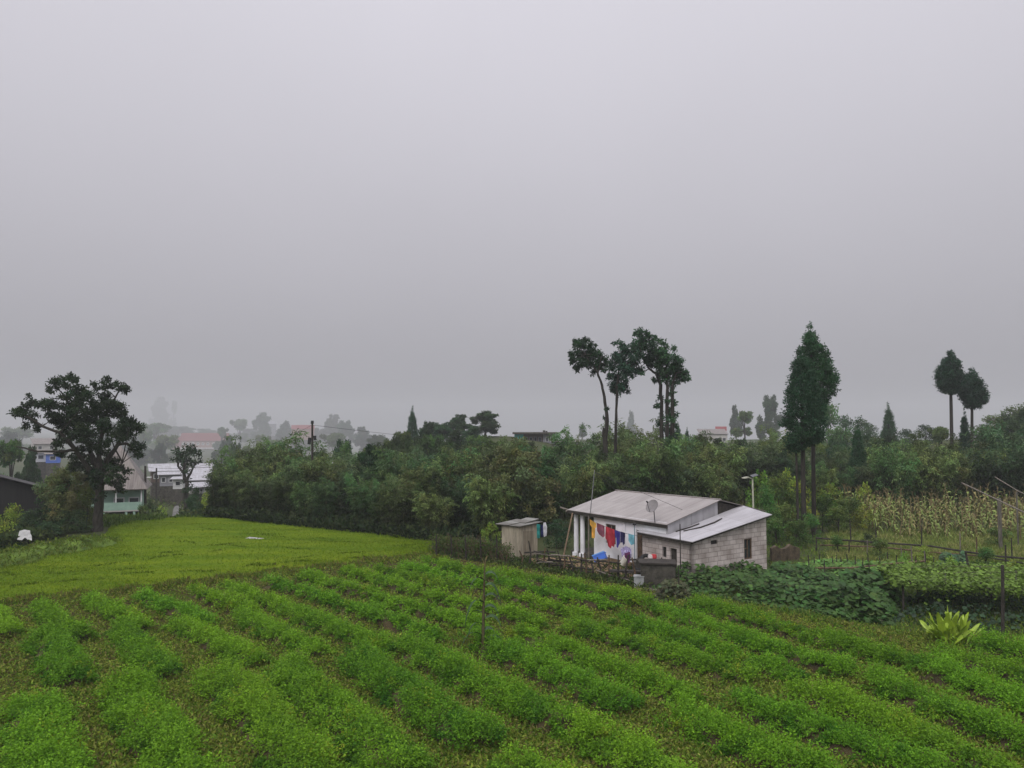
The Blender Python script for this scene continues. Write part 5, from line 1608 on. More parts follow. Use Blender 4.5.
# mint house with pyramid roof behind the big tree
mh = thing("hillside_house", PT(116, 520, 74), "mint green stilted house with steep grey tin roof behind the big tree", "house", None, .38)
hz_ = mh.location[2]
zE = PT(116, 489, 74)[2] - hz_; zA = PT(115, 445, 77)[2] - hz_
def Lh(mb, nm, m, par=None): return mb.build(nm, m, par or mh, origin=(0, 0, 0))
Lh(MB().box((-.2, 2.6, zE / 2 + .45), (4.7, 4.7, zE - .9)), "wall", M["mint"])
Lh(MB().box((-.2, .15, .9), (5.0, 1.6, .12)), "balcony_floor", M["pale"])
Lh(MB().box((-.2, -.62, 1.35), (4.9, .06, .75)), "balcony_rail", M["mint"])
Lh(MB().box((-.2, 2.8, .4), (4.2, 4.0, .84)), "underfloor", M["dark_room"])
for x in (-2.5, -1.0, .9, 1.6, 2.15):
    Lh(MB().box((x, -.5, .42), (.2, .2, .86)), "stilt", M["mint"])
for x in (-2.6, 0, 2.2):
    Lh(MB().box((x, -.57, (zE + 1.72) / 2), (.12, .12, zE - 1.74)), "balcony_post", M["white"])
for x in (-1.6, .2, 1.5):
    wo = Lh(MB().box((x, .22, zE * .55), (.95, .08, 1.0)), "window", M["white"])
    MB().box((x, .165, zE * .55), (.75, .04, .8)).build("pane", M["glass"], wo, origin=(0, 0, 0))
rf = MB()
q = [(-3.1, -.9, zE), (2.75, -.9, zE), (2.75, 5.6, zE), (-3.1, 5.6, zE)]
ap = (0.0, 2.4, zA)
for i in range(4):
    a_, b_ = q[i], q[(i + 1) % 4]
    W_ = math.dist(a_, b_)
    rf.add([a_, b_, ap], [(0, 1, 2)], [[(0, 0), (W_, 0), (W_ / 2, 4.5)]])
rf.add([(x, y, z - .07) for x, y, z in q], [(3, 2, 1, 0)], [[(0, 0)] * 4])
rf.add(q + [(x, y, z - .07) for x, y, z in q], [(0, 4, 5, 1), (1, 5, 6, 2), (2, 6, 7, 3), (3, 7, 4, 0)], [[(0, 0)] * 4] * 4)
Lh(rf, "roof", M["tinr"])
# dark shed at the left edge
sh = thing("dark_shed", PT(10, 522, 56), "black tin shed half hidden by bushes at the left edge", "shed")
s0 = [PT(-46, 530, 55), PT(47, 520, 57), PT(47, 520, 61), PT(-46, 530, 59)]
s1 = [PT(-46, 466, 55), PT(47, 490, 57), PT(47, 487.5, 61), PT(-46, 464, 59)]
MB().hexa(s0, s1).build("tin_wall", plain("black_tin", (.014, .013, .013), .7, .2, 1.5, streak=(4, 4, .3)), sh)
roof_sheet("roof", [PT(-52, 463.5, 54.6), PT(49.5, 489, 56.6), PT(49.5, 486.5, 61.4), PT(-52, 461, 59.4)], plain("dark_roofing", (.03, .028, .028), .7, .2, 2), sh)
# white sheet hung on the bushes
cloth("plastic_sheet", [(19.5, 531, 45.6), (24, 529.6, 45.5), (30, 530.6, 45.4), (32.2, 540.5, 45.0), (27.5, 539.3, 45.0), (25, 537.6, 45.1), (22, 540.2, 45.0), (17.2, 539.6, 45.0)], fab("white_sheet", (.38, .38, .37), .1), "white plastic sheet spread over the bushes at the left edge", "sheet", waves=.02)

# red-roofed hotel in the valley fog
def mp_(px, py, d): return PT(px, py, d)
dH = 1050
hb = mp_(203, 466, dH)
ho_ = thing("hotel", hb, "long two-storeyed building with red roof across the foggy valley", "building")
mppH = dH / FPX
def hbx(mb, x0, x1, y0, y1, dep, off=0.0):
    a_, b_ = mp_(x0, y1, dH), mp_(x1, y0, dH)
    return mb.box(((a_[0] + b_[0]) / 2, dH + dep / 2 + off, (a_[2] + b_[2]) / 2), (b_[0] - a_[0], dep, b_[2] - a_[2]))
hbx(MB(), 181, 226, 441, 484, 12).build("wall", M["pinkw"], ho_)
hbx(MB(), 171.5, 180.8, 446, 466, 9, 1).build("wing_wall", M["pinkw"], ho_)
hbx(MB(), 226.2, 238, 447, 466, 9, 1).build("wing_wall", M["greyw"], ho_)
ra, rb_ = mp_(179.5, 441, dH), mp_(227.5, 441, dH); zr = mp_(200, 433, dH + 6)[2]
r_ = MB(); roof_sheet_local(r_, [(ra[0], dH - 1, ra[2]), (rb_[0], dH - 1, ra[2]), (rb_[0], dH + 6, zr), (ra[0], dH + 6, zr)], .3)
roof_sheet_local(r_, [(rb_[0], dH + 13, ra[2]), (ra[0], dH + 13, ra[2]), (ra[0], dH + 6, zr), (rb_[0], dH + 6, zr)], .3)
r_.build("roof", M["red"], ho_)
r_ = MB(); a_, b_ = mp_(170.5, 446, dH), mp_(181, 446, dH); zz = mp_(175, 437, dH + 5)[2]
roof_sheet_local(r_, [(a_[0], dH, a_[2]), (b_[0], dH, a_[2]), (b_[0], dH + 6, zz), (a_[0], dH + 6, zz)], .3)
r_.build("wing_roof", M["red"], ho_)
for k_, x in enumerate((183.5, 188, 193, 198, 203, 208, 213.5, 218, 223)):
    for y0, y1 in ((442.6, 445.1), (451, 455.5)):
        wo = hbx(MB(), x - 1.3, x + 1.3, y0, y1, .3, -.35).build("window", M["white"], ho_)
        hbx(MB(), x - .8, x + .8, y0 + .7, y1 - .7, .1, -.5).build("pane", M["glass"] if (k_ * 3 + int(y0)) % 3 else M["pale"], wo)
m_ = MB(); hbx(m_, 180.5, 226.5, 447.6, 448.6, 1.4, -1.5); m_.build("balcony", M["white"], ho_)
# other far buildings
house_far("far_house", "white and blue house on the foggy slope behind the big tree's bare limb", 41, 453, 449.5, 462, 12, 175, "white", "tinr", 5, .1, 1)
house_far("far_house", "bright blue painted house beside the white one on the left slope", 53, 454, 451, 463, 12, 172, "bluew", "tinr", 5, -.05, 1)
house_far("far_house", "pale roofed house uphill of the blue house on the left slope", 46, 444, 438, 452, 20, 225, "pale", "tinr", 7, .1, 2)
house_far("far_house", "faint pinkish block just left of the dark pole in fog", 303, 429, 425, 440, 22, 470, "pinkw", "red", 12, .0, 4)
house_far("far_house", "faint grey block right of the hotel in fog", 268, 424, 421, 436, 16, 620, "greyw", "greyw", 12, .0, 3)
house_far("far_house", "pale house with dull roof in the fog left of the three grey trees", 714, 434, 429, 446, 26, 225, "pale", "tinr", 8, .1, 4)
house_far("far_house", "small red-roofed hut on top of the pale foggy house", 721, 430.5, 426.5, 436, 9, 236, "pinkw", "red", 4, .0, 1, gable=True)
house_far("far_house", "low grey hut beside the teal building's right end", 566, 442, 439.5, 449, 24, 128, "greyw", "tinr", 4, .0, 3)
# teal building
dT = 132
tb_ = thing("flat_roofed_building", PT(536, 452, dT), "flat-roofed building with teal end wall on the skyline", "building")
def tbx(mb, x0, x1, y0, y1, dep, off=0.0):
    a_, b_ = PT(x0, y1, dT), PT(x1, y0, dT)
    return mb.box(((a_[0] + b_[0]) / 2, dT + dep / 2 + off, (a_[2] + b_[2]) / 2), (b_[0] - a_[0], dep, b_[2] - a_[2]))
tbx(MB(), 514.5, 523.5, 434.2, 452, 6).build("teal_wall", M["teal"], tb_)
tbx(MB(), 523.6, 543, 434.2, 452, 5.5, .4).build("brown_wall", M["brownw"], tb_)
tbx(MB(), 543.1, 555, 434.2, 452, 5.8, .1).build("grey_wall", M["greyw"], tb_)
tbx(MB(), 512.5, 558.5, 432.4, 434.1, 7.6, -.7).build("roof_slab", M["dark_concrete"], tb_)
tbx(MB(), 543.5, 545.8, 430.4, 432.3, 1, 2).build("roof_tank", M["dark_concrete"], tb_)
tbx(MB(), 546.3, 548, 431, 432.3, 1, 2).build("roof_tank", M["dark_concrete"], tb_)
for x in (526.5, 531, 535.5, 540):
    wo = tbx(MB(), x - 1.5, x + 1.5, 437, 442.5, .16, .3).build("window", M["greyw"], tb_)
    tbx(MB(), x - 1.1, x + 1.1, 437.5, 442, .05, .26).build("pane", M["glass"], wo)
for x in (547, 551.5):
    wo = tbx(MB(), x - 1.3, x + 1.3, 437, 442, .16, .0).build("window", M["white"], tb_)
    tbx(MB(), x - .9, x + .9, 437.5, 441.5, .05, -.04).build("pane", M["glass"], wo)

# utility poles
def upole(px, y0, y1, d, r, label, arms=True):
    b_ = PT(px, y1, d); t_ = PT(px, y0, d)
    b_[2] = min(b_[2], float(terrain(b_[0], b_[1])))
    o = thing("utility_pole", b_, label, "utility pole")
    MB().tube([b_ - [0, 0, .2], (b_ + t_) / 2, t_], [r, r * .9, r * .75], 8).build("post", M["dark_wood"], o)
    if arms:
        MB().box(t_ - [0, 0, .75], (1.3, .1, .1), .5).build("crossarm", M["dark_wood"], o)
        for dx in (-.5, 0, .5):
            MB().tube([t_ + [dx * math.cos(.5), dx * math.sin(.5), -.7], t_ + [dx * math.cos(.5), dx * math.sin(.5), -.48]], [.05, .035], 7).build("insulator", M["greyw"], o)
    return o
up = upole(312.3, 423, 522, 57.5, .10, "dark utility pole with knobs rising before the bamboo belt", False)
tpz = PT(312.3, 423, 57.5)
MB().tube([tpz - [0, 0, .05], tpz + [0, 0, .18]], [.13, .1], 8).build("pole_cap", M["black_metal"], up)
MB().tube([tpz - [.18, 0, 1.1], tpz - [.22, 0, 1.6]], [.13, .13], 8).build("junction_box", M["black_metal"], up)
MB().tube([tpz - [-.2, 0, .95], tpz - [-.22, 0, 1.3]], [.12, .1], 8).build("junction_box", M["black_metal"], up)
p1_ = upole(145.3, 466, 520, 76, .13, "dark pole with a white lamp beyond the lawn by the mint house", False)
tt = PT(145.3, 478, 76)
MB().tube([tt, tt + np.array([.35, -.1, .08])], .03, 5).build("lamp_arm", M["grey_metal"], p1_)
MB().box(tt + np.array([.45, -.12, .08]), (.4, .2, .1), 0).build("lamp_head", M["white"], p1_)
upole(156.5, 468, 500, 102, .13, "thinner dark pole among the village roofs right of the lamp pole", False)
upole(221.5, 451, 480, 150, .13, "faint distant pole behind the village roofs near the belt", False)
# wires to the pole, running off over the belt
wr = MB()
pA = PT(312.3, 425, 57.5)
for k_, q_ in enumerate((PT(145.3, 467, 76), PT(690, 440, 110))):
    n = 16
    pts = [pA * (1 - t) + q_ * t - np.array([0, 0, 1.2 * 4 * t * (1 - t)]) for t in np.linspace(0, 1, n)]
    pole_thing("overhead_wire", pts, .012, M["black_metal"], ["thin overhead wire from the dark pole towards the village", "thin overhead wire from the dark pole over the bamboo belt"][k_], "wire", n=4)
# ------------------------------------------------------------------ lone maize plant in the field
def maize(name, loc, h, seed, label, group=None, dry=0.0, cat="maize plant", nleaf=8):
    rg = np.random.default_rng(seed)
    root = thing(name, loc, label, cat, group)
    bend = rg.normal(0, .05, 2)
    s = np.linspace(0, 1, 7)
    st = np.stack([bend[0] * s ** 2 * h, bend[1] * s ** 2 * h, s * h], 1)
    mb = MB(); mb.tube(st, np.linspace(.04, .014, 7) * (1 if dry > .5 else 1.5), 6)
    mb.build("stalk", M["maize_stalk"] if dry < .5 else M["dry_stalk"], root, origin=(0, 0, 0))
    lm = MB()
    for i in range(nleaf):
        z = h * (.16 + .80 * i / nleaf)
        a = (i % 2) * math.pi + rg.normal(0, .6)
        ln = h * rg.uniform(.28, .46) * (1 - .25 * i / nleaf)
        u = np.linspace(0, 1, 7)
        x = ln * u * (.9 - .25 * u); zz = ln * (.75 * u - rg.uniform(.95, 1.6) * u ** 2.1)
        wv = (.06 if dry > .5 else .085) * np.array([.5, 1, 1, .9, .7, .4, .02])
        c = np.stack([np.cos(a) * x + np.interp(z, st[:, 2], st[:, 0]), np.sin(a) * x + np.interp(z, st[:, 2], st[:, 1]), z + zz], 1)
        sd = np.array([-math.sin(a), math.cos(a), .25])
        vs, fs = [], []
        for k in range(7):
            vs += [c[k] - sd * wv[k], c[k] + [0, 0, -.012], c[k] + sd * wv[k]]
        for k in range(6):
            fs += [(3 * k, 3 * k + 1, 3 * k + 4, 3 * k + 3), (3 * k + 1, 3 * k + 2, 3 * k + 5, 3 * k + 4)]
        lm.add(vs, fs)
    lm.build("leaves", M["maize_leaf"] if dry < .5 else M["dry_leaf"], root, origin=(0, 0, 0))
    tm = MB()
    for i in range(7):
        a = rg.uniform(0, 6.28); t = rg.uniform(.12, .25)
        tm.tube([st[-1], st[-1] + [math.cos(a) * t * .4, math.sin(a) * t * .4, t], st[-1] + [math.cos(a) * t * .8, math.sin(a) * t * .8, t * 1.2]], [.007, .006, .003], 4)
    tm.build("tassel", M["dry_stalk"], root, origin=(0, 0, 0))
    return root
M["maize_stalk"] = plain("maize_stalk", (.07, .075, .03), .7, .2, 3, second=(.07, .035, .02), streak=(1, 1, 1.2))
M["maize_leaf"] = plain("maize_leaf", (.03, .07, .02), .6, .2, 4)
M["dry_stalk"] = plain("dry_maize_stalk", (.20, .155, .075), .8, .2, 4)
M["dry_leaf"] = plain("dry_maize_leaf", (.18, .15, .06), .85, .3, 3, second=(.09, .10, .03))
M["half_leaf"] = plain("yellowing_maize_leaf", (.16, .20, .05), .85, .3, 3, second=(.07, .11, .03))
gz = GP(483, 656)
maize("maize_plant", gz, 2.7, 1, "single tall maize plant with drooping leaves standing in the crop field", nleaf=13)
# ripe maize field on the right
protos = [maize("maize_stalk", (0, 0, 0), 1.75, 10 + i, "dry yellow maize stalk standing in the plot beyond the right-hand fence", "maize stalks in the plot beyond the fence", 1.0, nleaf=11) for i in range(5)]
for i in (0, 1, 3):
    for c in protos[i].children:
        if c.name.startswith("leaves"): c.data.materials[0] = M["half_leaf"]
rg = np.random.default_rng(61)
first = [True] * 5
n = 0
while n < 215:
    y = rg.uniform(44, 59); px = rg.uniform(830, 1050)
    lo = np.interp(px, [830, 900, 1050], [52, 48, 47])
    if y < lo - 1.5: continue
    k = rg.integers(5)
    o = protos[k] if first[k] else copy_tree(protos[k])
    first[k] = False
    x = (px - 512) / FPX * y
    s = rg.uniform(.75, 1.12) * (1.0 + .02 * (y - 50))
    o.location = (x, y, float(terrain(x, y)) - .03); o.rotation_euler = (rg.normal(0, .06), rg.normal(0, .06), rg.uniform(0, 6.28)); o.scale = (s * 1.1, s * 1.1, s)
    n += 1

# ------------------------------------------------------------------ rough grass of the right-hand garden and verge (uncountable)
rg = np.random.default_rng(62)
def blades(name, n, region, pal, hmin, hmax, asp=.12):
    px = rg.uniform(region[0], region[1], n * 3); y = 1 / rg.uniform(1 / region[3], 1 / region[2], n * 3)
    x = (px - 512) / FPX * y
    edge = np.interp(px, [640, 660, 760, 900, 960, 1100], [588, 592, 606, 630, 632, 642])
    py = HOR + CAM_H * FPX / y
    ok = py < edge + 4
    x, y = x[ok][:n], y[ok][:n]
    cl = np.sin(x * 1.7 + np.sin(y * 1.1)) * np.cos(y * 1.3 + x * .4)
    P = np.stack([x, y, np.full_like(x, .0)], 1)
    D = rg.normal(0, .45, (len(x), 3)); D[:, 2] = 1
    N_ = rg.normal(0, 1, (len(x), 3))
    L_ = rg.uniform(hmin, hmax, len(x)) * (1 + .35 * cl)
    ci = np.clip(((cl + rg.normal(0, .5, len(x)) + 1.2) / 2.4 * len(pal)).astype(int), 0, len(pal) - 1)
    col = np.array(pal)[ci] * (1 + rg.normal(0, .18, (len(x), 1)))
    o = leaf_object(name, P, D, N_, L_, L_ * asp, col, M["weed"], droop=.15)
    return tag(o, kind="stuff")
blades("rough_grass", 60000, (690, 1120, 24.5, 50), [(.10, .19, .025), (.13, .21, .03), (.17, .21, .045), (.075, .15, .02)], .12, .28)
blades("dry_grass", 30000, (825, 1120, 39, 51), [(.20, .25, .06), (.16, .22, .05), (.26, .27, .09)], .25, .5, .08)
# verge between the house, the outhouse and the lawn corner
def verge(name, poly, n, pal, h):
    A = np.array([GP(*p)[:2] for p in poly])
    u = rg.uniform(0, 1, n); v = rg.uniform(0, 1, n)
    q = A[0] * ((1 - u) * (1 - v))[:, None] + A[1] * (u * (1 - v))[:, None] + A[2] * (u * v)[:, None] + A[3] * ((1 - u) * v)[:, None]
    P = np.c_[q, np.zeros(n)]
    D = rg.normal(0, .6, (n, 3)); D[:, 2] = np.abs(D[:, 2]) + .4
    N_ = rg.normal(0, .8, (n, 3)); N_[:, 2] += .5
    L_ = rg.uniform(.12, h, n)
    col = np.array(pal)[rg.integers(len(pal), size=n)] * (1 + rg.normal(0, .2, (n, 1)))
    P[:, 2] += rg.uniform(0, h * .7, n)
    return tag(leaf_object(name, P, D, N_, L_, L_ * .3, col, M["weed"], droop=.2), kind="stuff")
verge("verge_weeds", [(436, 555), (648, 592), (660, 575), (440, 540)], 9000, [(.04, .075, .02), (.06, .09, .022), (.08, .10, .03)], .28)
verge("belt_undergrowth", [(205, 518), (452, 546), (560, 528), (215, 508)], 22000, [(.018, .032, .014), (.025, .045, .016), (.04, .055, .02)], .7)
verge("bank_weeds", [(-60, 552), (50, 541), (90, 527), (-60, 516)], 12000, [(.05, .08, .026), (.075, .10, .03), (.035, .055, .022)], .5)

# grassy bank along the lawn's left end
bm_ = MB()
bk_ = [GP(-70, 582), GP(0, 568), GP(40, 558), GP(75, 551), GP(102, 543)]
n = 40
pts = resample(np.array(bk_)[:, :2], n)
vs, fs = [], []
for i, p in enumerate(pts):
    t = pts[min(i + 1, n - 1)] - pts[max(i - 1, 0)]; t /= np.linalg.norm(t); nn = np.array([-t[1], t[0]])
    if nn[1] < 0: nn = -nn
    hh = .55 + .12 * math.sin(i * .9) + .08 * math.sin(i * 2.3)
    hh *= min(1, (n - 1 - i) / 6 + .15)
    for o_, z in ((-.9, 0.02), (-.6, .45), (-.1, .9), (.4, 1.0), (.9, .7), (1.5, -.4), (2.2, -1.4)):
        vs.append((p[0] + nn[0] * o_ + .07 * math.sin(i * 1.7 + o_ * 4), p[1] + nn[1] * o_, z * hh))
for i in range(n - 1):
    for j in range(6):
        a = i * 7 + j
        fs.append((a, a + 7, a + 8, a + 1))
bank = bm_.add(vs, fs).build("grass_bank", plain("bank_grass", (.095, .15, .018), .95, .25, 2.0, bump=.8, second=(.05, .085, .016)), None, smooth=True)
tag(bank, kind="structure")
P = np.array(vs)[rg.integers(len(vs), size=9000)] + rg.normal(0, .18, (9000, 3)) * [1, 1, .35]
D = rg.normal(0, .6, (9000, 3)); D[:, 2] = 1
L_ = rg.uniform(.1, .28, 9000)
tag(leaf_object("bank_grass", P, D, rg.normal(0, 1, (9000, 3)), L_, L_ * .25, np.array([(.11, .17, .02), (.08, .135, .016), (.14, .17, .03)])[rg.integers(3, size=9000)] * (1 + rg.normal(0, .15, (9000, 1))), M["weed"], droop=.2), kind="stuff")
# white litter on the lawn
lt_ = GP(254, 541)
tag(MB().hexa([lt_ + np.array(q) for q in ((-.55, -.1, .12), (.5, -.14, .12), (.6, .2, .12), (-.4, .25, .12))], [lt_ + np.array(q) for q in ((-.5, -.08, .17), (.45, -.1, .2), (.5, .15, .15), (-.35, .2, .22))]).build("plastic_sack", plain("grey_sack", (.33, .32, .31), .6, .2, 5), None, origin=lt_), "crumpled pale plastic sack lying flat on the lawn", "sack")

# ------------------------------------------------------------------ pumpkin vines
def big_leaf_patch(name, label, cat, poly, n, hmax, base, seed, rmin, rmax, mat, z0=0.0, mound=None, tilt=.35):
    """broad lobed leaves held on short stems over a patch given by four ground pixels"""
    rg = np.random.default_rng(seed)
    A = np.array([GP(*p)[:2] for p in poly])
    c = A.mean(0)
    root = thing(name, (c[0], c[1], 0), label, cat)
    u, v = rg.uniform(0, 1, n), rg.uniform(0, 1, n)
    q = A[0] * ((1 - u) * (1 - v))[:, None] + A[1] * (u * (1 - v))[:, None] + A[2] * (u * v)[:, None] + A[3] * ((1 - u) * v)[:, None]
    edge = np.minimum(np.minimum(u, 1 - u), np.minimum(v, 1 - v))
    z = z0 + hmax * np.clip(edge * 6, .25, 1) * rg.uniform(.35, 1.0, n) * (1 + .35 * np.sin(q[:, 0] * 1.4) * np.cos(q[:, 1] * 1.2))
    Pc = np.c_[q, z]
    K = 9
    ang = np.linspace(0, 2 * math.pi, K, endpoint=False)
    lobe = np.array([.55, .95, 1.05, .9, 1.15, .9, 1.05, .95, .8])
    vs = np.empty((n, K + 1, 3)); cols = np.empty((n, K + 1, 3))
    nrm = rg.normal(0, tilt, (n, 3)); nrm[:, 2] = 1; nrm[:, 1] -= .25; nrm = unit(nrm)
    a1_ = unit(np.cross(nrm, rnd_dir(n, rg))); b1_ = np.cross(nrm, a1_)
    r = rg.uniform(rmin, rmax, n)
    vs[:, 0] = Pc - nrm * (r * .18)[:, None]
    for k in range(K):
        vs[:, k + 1] = Pc + (a1_ * math.cos(ang[k]) + b1_ * math.sin(ang[k])) * (r * lobe[k])[:, None] + nrm * (r * .08 * math.cos(ang[k] * 2))[:, None]
    f = []
    for k in range(K):
        f.append((0, k + 1, (k + 1) % K + 1))
    F = (np.array(f)[None] + (np.arange(n) * (K + 1))[:, None, None]).reshape(-1, 3)
    me = bpy.data.meshes.new("leaves")
    loc = vs.reshape(-1, 3) - np.array(root.location)
    me.vertices.add(len(loc)); me.vertices.foreach_set("co", loc.astype(np.float32).reshape(-1))
    me.loops.add(len(F) * 3); me.loops.foreach_set("vertex_index", F.astype(np.int32).reshape(-1))
    me.polygons.add(len(F)); me.polygons.foreach_set("loop_start", np.arange(0, len(F) * 3, 3, dtype=np.int32))
    at = me.color_attributes.new("Col", 'FLOAT_COLOR', 'POINT')
    cl = np.asarray(base) * np.clip(1 + rg.normal(0, .25, (n, 1)), .4, 1.8) * (1 + rg.normal(0, .1, (n, 3)))
    cc_ = np.ones((n, K + 1, 4), np.float32); cc_[:, :, :3] = np.clip(cl, .003, 1)[:, None, :]
    at.data.foreach_set("color", cc_.reshape(-1))
    me.materials.append(M[mat]); me.update(calc_edges=True)
    link(bpy.data.objects.new("leaves", me), root)
    sm = MB()
    for i in rg.choice(n, min(n, 160), replace=False):
        sm.tube([(q[i, 0] + rg.normal(0, .1), q[i, 1] + rg.normal(0, .1), max(0, z0 - .0)), Pc[i] - [0, 0, .02]], .010, 4, cap=False)
    for i in range(8):
        w_ = np.linspace(0, 1, 8)
        a_ = rg.uniform(0, 1, 2); b_ = rg.uniform(0, 1, 2)
        def pq(t): 
            uu, vv = a_ * (1 - t) + b_ * t
            return A[0] * (1 - uu) * (1 - vv) + A[1] * uu * (1 - vv) + A[2] * uu * vv + A[3] * (1 - uu) * vv
        sm.tube([(*pq(t), z0 + .05 + .05 * math.sin(t * 9)) for t in w_], .014, 5)
    tag(sm.build("stems", M["culm"], root), kind="stuff")
    return root
M["vine"] = leaf_mat("pumpkin_leaf", vary=.08, trans=.25, rough=.6, spec=.2)
PB = np.array([.046, .100, .022])
big_leaf_patch("pumpkin_patch", "mass of broad dark pumpkin leaves in front of the block wall", "pumpkin vines", [(652, 590), (760, 607), (770, 572), (690, 568)], 3000, .7, PB, 1, .05, .12, "vine")
big_leaf_patch("pumpkin_patch", "greyish broad-leaved pumpkin vines right of the wall, by the yellow-green weeds", "pumpkin vines", [(745, 604), (830, 619), (850, 582), (765, 572)], 3000, .7, PB * 1.1, 2, .055, .13, "vine")
big_leaf_patch("pumpkin_patch", "largest-leaved pumpkin vines beside the dark trellis hollow", "pumpkin vines", [(815, 616), (893, 629), (905, 596), (835, 584)], 2000, .85, PB * 1.1, 3, .07, .16, "vine")
big_leaf_patch("weed_patch", "low brownish green creeper over rubble beside the water tank", "creeper", [(650, 604), (692, 602), (690, 586), (664, 588)], 900, .5, (.075, .085, .04), 4, .05, .11, "vine", tilt=.7)
big_leaf_patch("bean_patch", "light green bean leaves behind the pumpkin vines by the low fence", "bean plants", [(800, 580), (905, 592), (915, 566), (800, 563)], 2200, .4, (.11, .20, .04), 5, .06, .13, "vine")
big_leaf_patch("bean_patch", "bushy dark green bean plants in the fenced garden's middle", "bean plants", [(935, 577), (972, 579), (968, 567), (938, 567)], 600, 1.0, (.045, .10, .045), 6, .06, .14, "vine")
# yellow-green plant: broad upright blades
rg = np.random.default_rng(66)
yb = GP(950, 646)
yp = thing("broadleaf_clump", yb, "bright yellow-green clump of long upright leaves at the field corner", "plant")
lm = MB()
for i in range(110):
    a = rg.uniform(0, 6.28); el = rg.uniform(.8, 1.55); L_ = rg.uniform(.6, 1.25) * (.35 + .65 * math.sin(el) ** 2); wd = rg.uniform(.065, .095)
    b_ = yb + np.array([rg.normal(0, .22), rg.normal(0, .18), 0.02])
    dr_ = np.array([math.cos(a) * math.cos(el), math.sin(a) * math.cos(el), math.sin(el)])
    sd = unit(np.cross(dr_, (0, 0, 1)) + rg.normal(0, .2, 3))
    vs, fs = [], []
    for k, (u, wv) in enumerate(((0, .15), (.25, .4), (.5, .9), (.72, 1.0), (.9, .72), (1, .12))):
        c_ = b_ + dr_ * L_ * u + np.array([math.cos(a), math.sin(a), 0]) * .18 * L_ * u ** 2 - np.array([0, 0, .25 * L_ * u ** 3 * math.cos(el)])
        vs += [c_ - sd * wd * wv, c_ - np.array([0, 0, .025]), c_ + sd * wd * wv]
        if k: fs += [(3 * k - 3, 3 * k - 2, 3 * k + 1, 3 * k), (3 * k - 2, 3 * k - 1, 3 * k + 2, 3 * k + 1)]
    lm.add(vs, fs)
lm.build("leaves", plain("yellow_green_leaf", (.26, .37, .03), .45, .18, 3, spec=.4), yp)

# ------------------------------------------------------------------ trellis and fences of the right-hand garden
def post(px, y0, y1, r=.045, lean=0.0, m="dark_wood"):
    b_ = GP(px, y1); t_ = PT(px + lean, y0, b_[1])
    return [b_ - [0, 0, .15], (b_ + t_) / 2 + [.01, 0, 0], t_], r, m
tr = thing("vine_trellis", GP(960, 615), "low vine trellis on dark poles over a shaded hollow at right", "trellis")
for px, y0, y1 in ((903, 583, 615), (991.5, 580, 612), (1040, 580, 622), (918, 585, 606)):
    pts, r, m = post(px, y0, y1); MB().tube(pts, [r, r, r * .8], 7).build("post", M[m], tr)
zt = 1.15
for (a, da), (b, db) in (((896, 29.2), (1060, 26.8)), ((876, 31.8), (1060, 30.6))):
    pa, pb = np.array([(a - 512) / FPX * da, da, zt]), np.array([(b - 512) / FPX * db, db, zt])
    MB().tube([pa, (pa + pb) / 2 + [0, 0, -.08], pb], .045, 7).build("rail", M["dark_wood"], tr)
for px in (905, 940, 975, 1010, 1045):
    pa = np.array([(px - 512) / FPX * 28.2, 28.2, zt + .06]); pb = np.array([(px - 512) / FPX * 31.5, 31.5, zt + .06])
    MB().tube([pa, pb], .03, 6).build("crosspiece", M["dark_wood"], tr)
tpoly = [(896, 590), (1075, 597), (1075, 563), (878, 560)]
def at_z(px, d): return np.array([(px - 512) / FPX * d, d])
def vine_sheet(label, c4, n, z, seed, base):
    rg = np.random.default_rng(seed)
    A = np.array(c4); c = A.mean(0)
    root = thing("climbing_vine", (c[0], c[1], z), label, "vine")
    u, v = rg.uniform(0, 1, n), rg.uniform(0, 1, n)
    q = A[0] * ((1 - u) * (1 - v))[:, None] + A[1] * (u * (1 - v))[:, None] + A[2] * (u * v)[:, None] + A[3] * ((1 - u) * v)[:, None]
    P = np.c_[q, z + rg.normal(0, .10, n)]
    hang_ = rg.uniform(0, 1, n) < .12
    P[hang_, 2] -= rg.uniform(0, .5, hang_.sum())
    N_ = rg.normal(0, .5, (n, 3)); N_[:, 2] += .8; N_[:, 1] -= .2
    D = rg.normal(0, 1, (n, 3)); D[:, 2] = -.25
    L_ = rg.uniform(.09, .19, n)
    k = rg.integers(0, 40, n); cv = 1 + np.random.default_rng(seed + 1).normal(0, .2, (40, 1))
    leaf_object("leaves", P - np.array(root.location), D, N_, L_, L_ * .85, np.asarray(base) * cv[k] * (1 + rg.normal(0, .15, (n, 1))), M["vine"], root)
    sm = MB()
    for i in range(14):
        i0, i1 = rg.integers(n, size=2)
        sm.tube([P[i0], (P[i0] + P[i1]) / 2 + [0, 0, .04], P[i1]], .012, 4)
    tag(sm.build("stems", M["culm"], root), kind="stuff")
vine_sheet("light green climbing vine matted over the low trellis", [at_z(890, 28.3), at_z(1075, 26.6), at_z(1075, 31.5), at_z(872, 32)], 8000, 1.22, 31, (.12, .20, .03))
# shade plants under the trellis front
big_leaf_patch("weed_patch", "dark grassy weeds in the hollow under the trellis", "weeds", [(885, 626), (1040, 640), (1040, 600), (900, 600)], 1500, .55, (.03, .055, .025), 8, .04, .09, "vine", tilt=1.0)

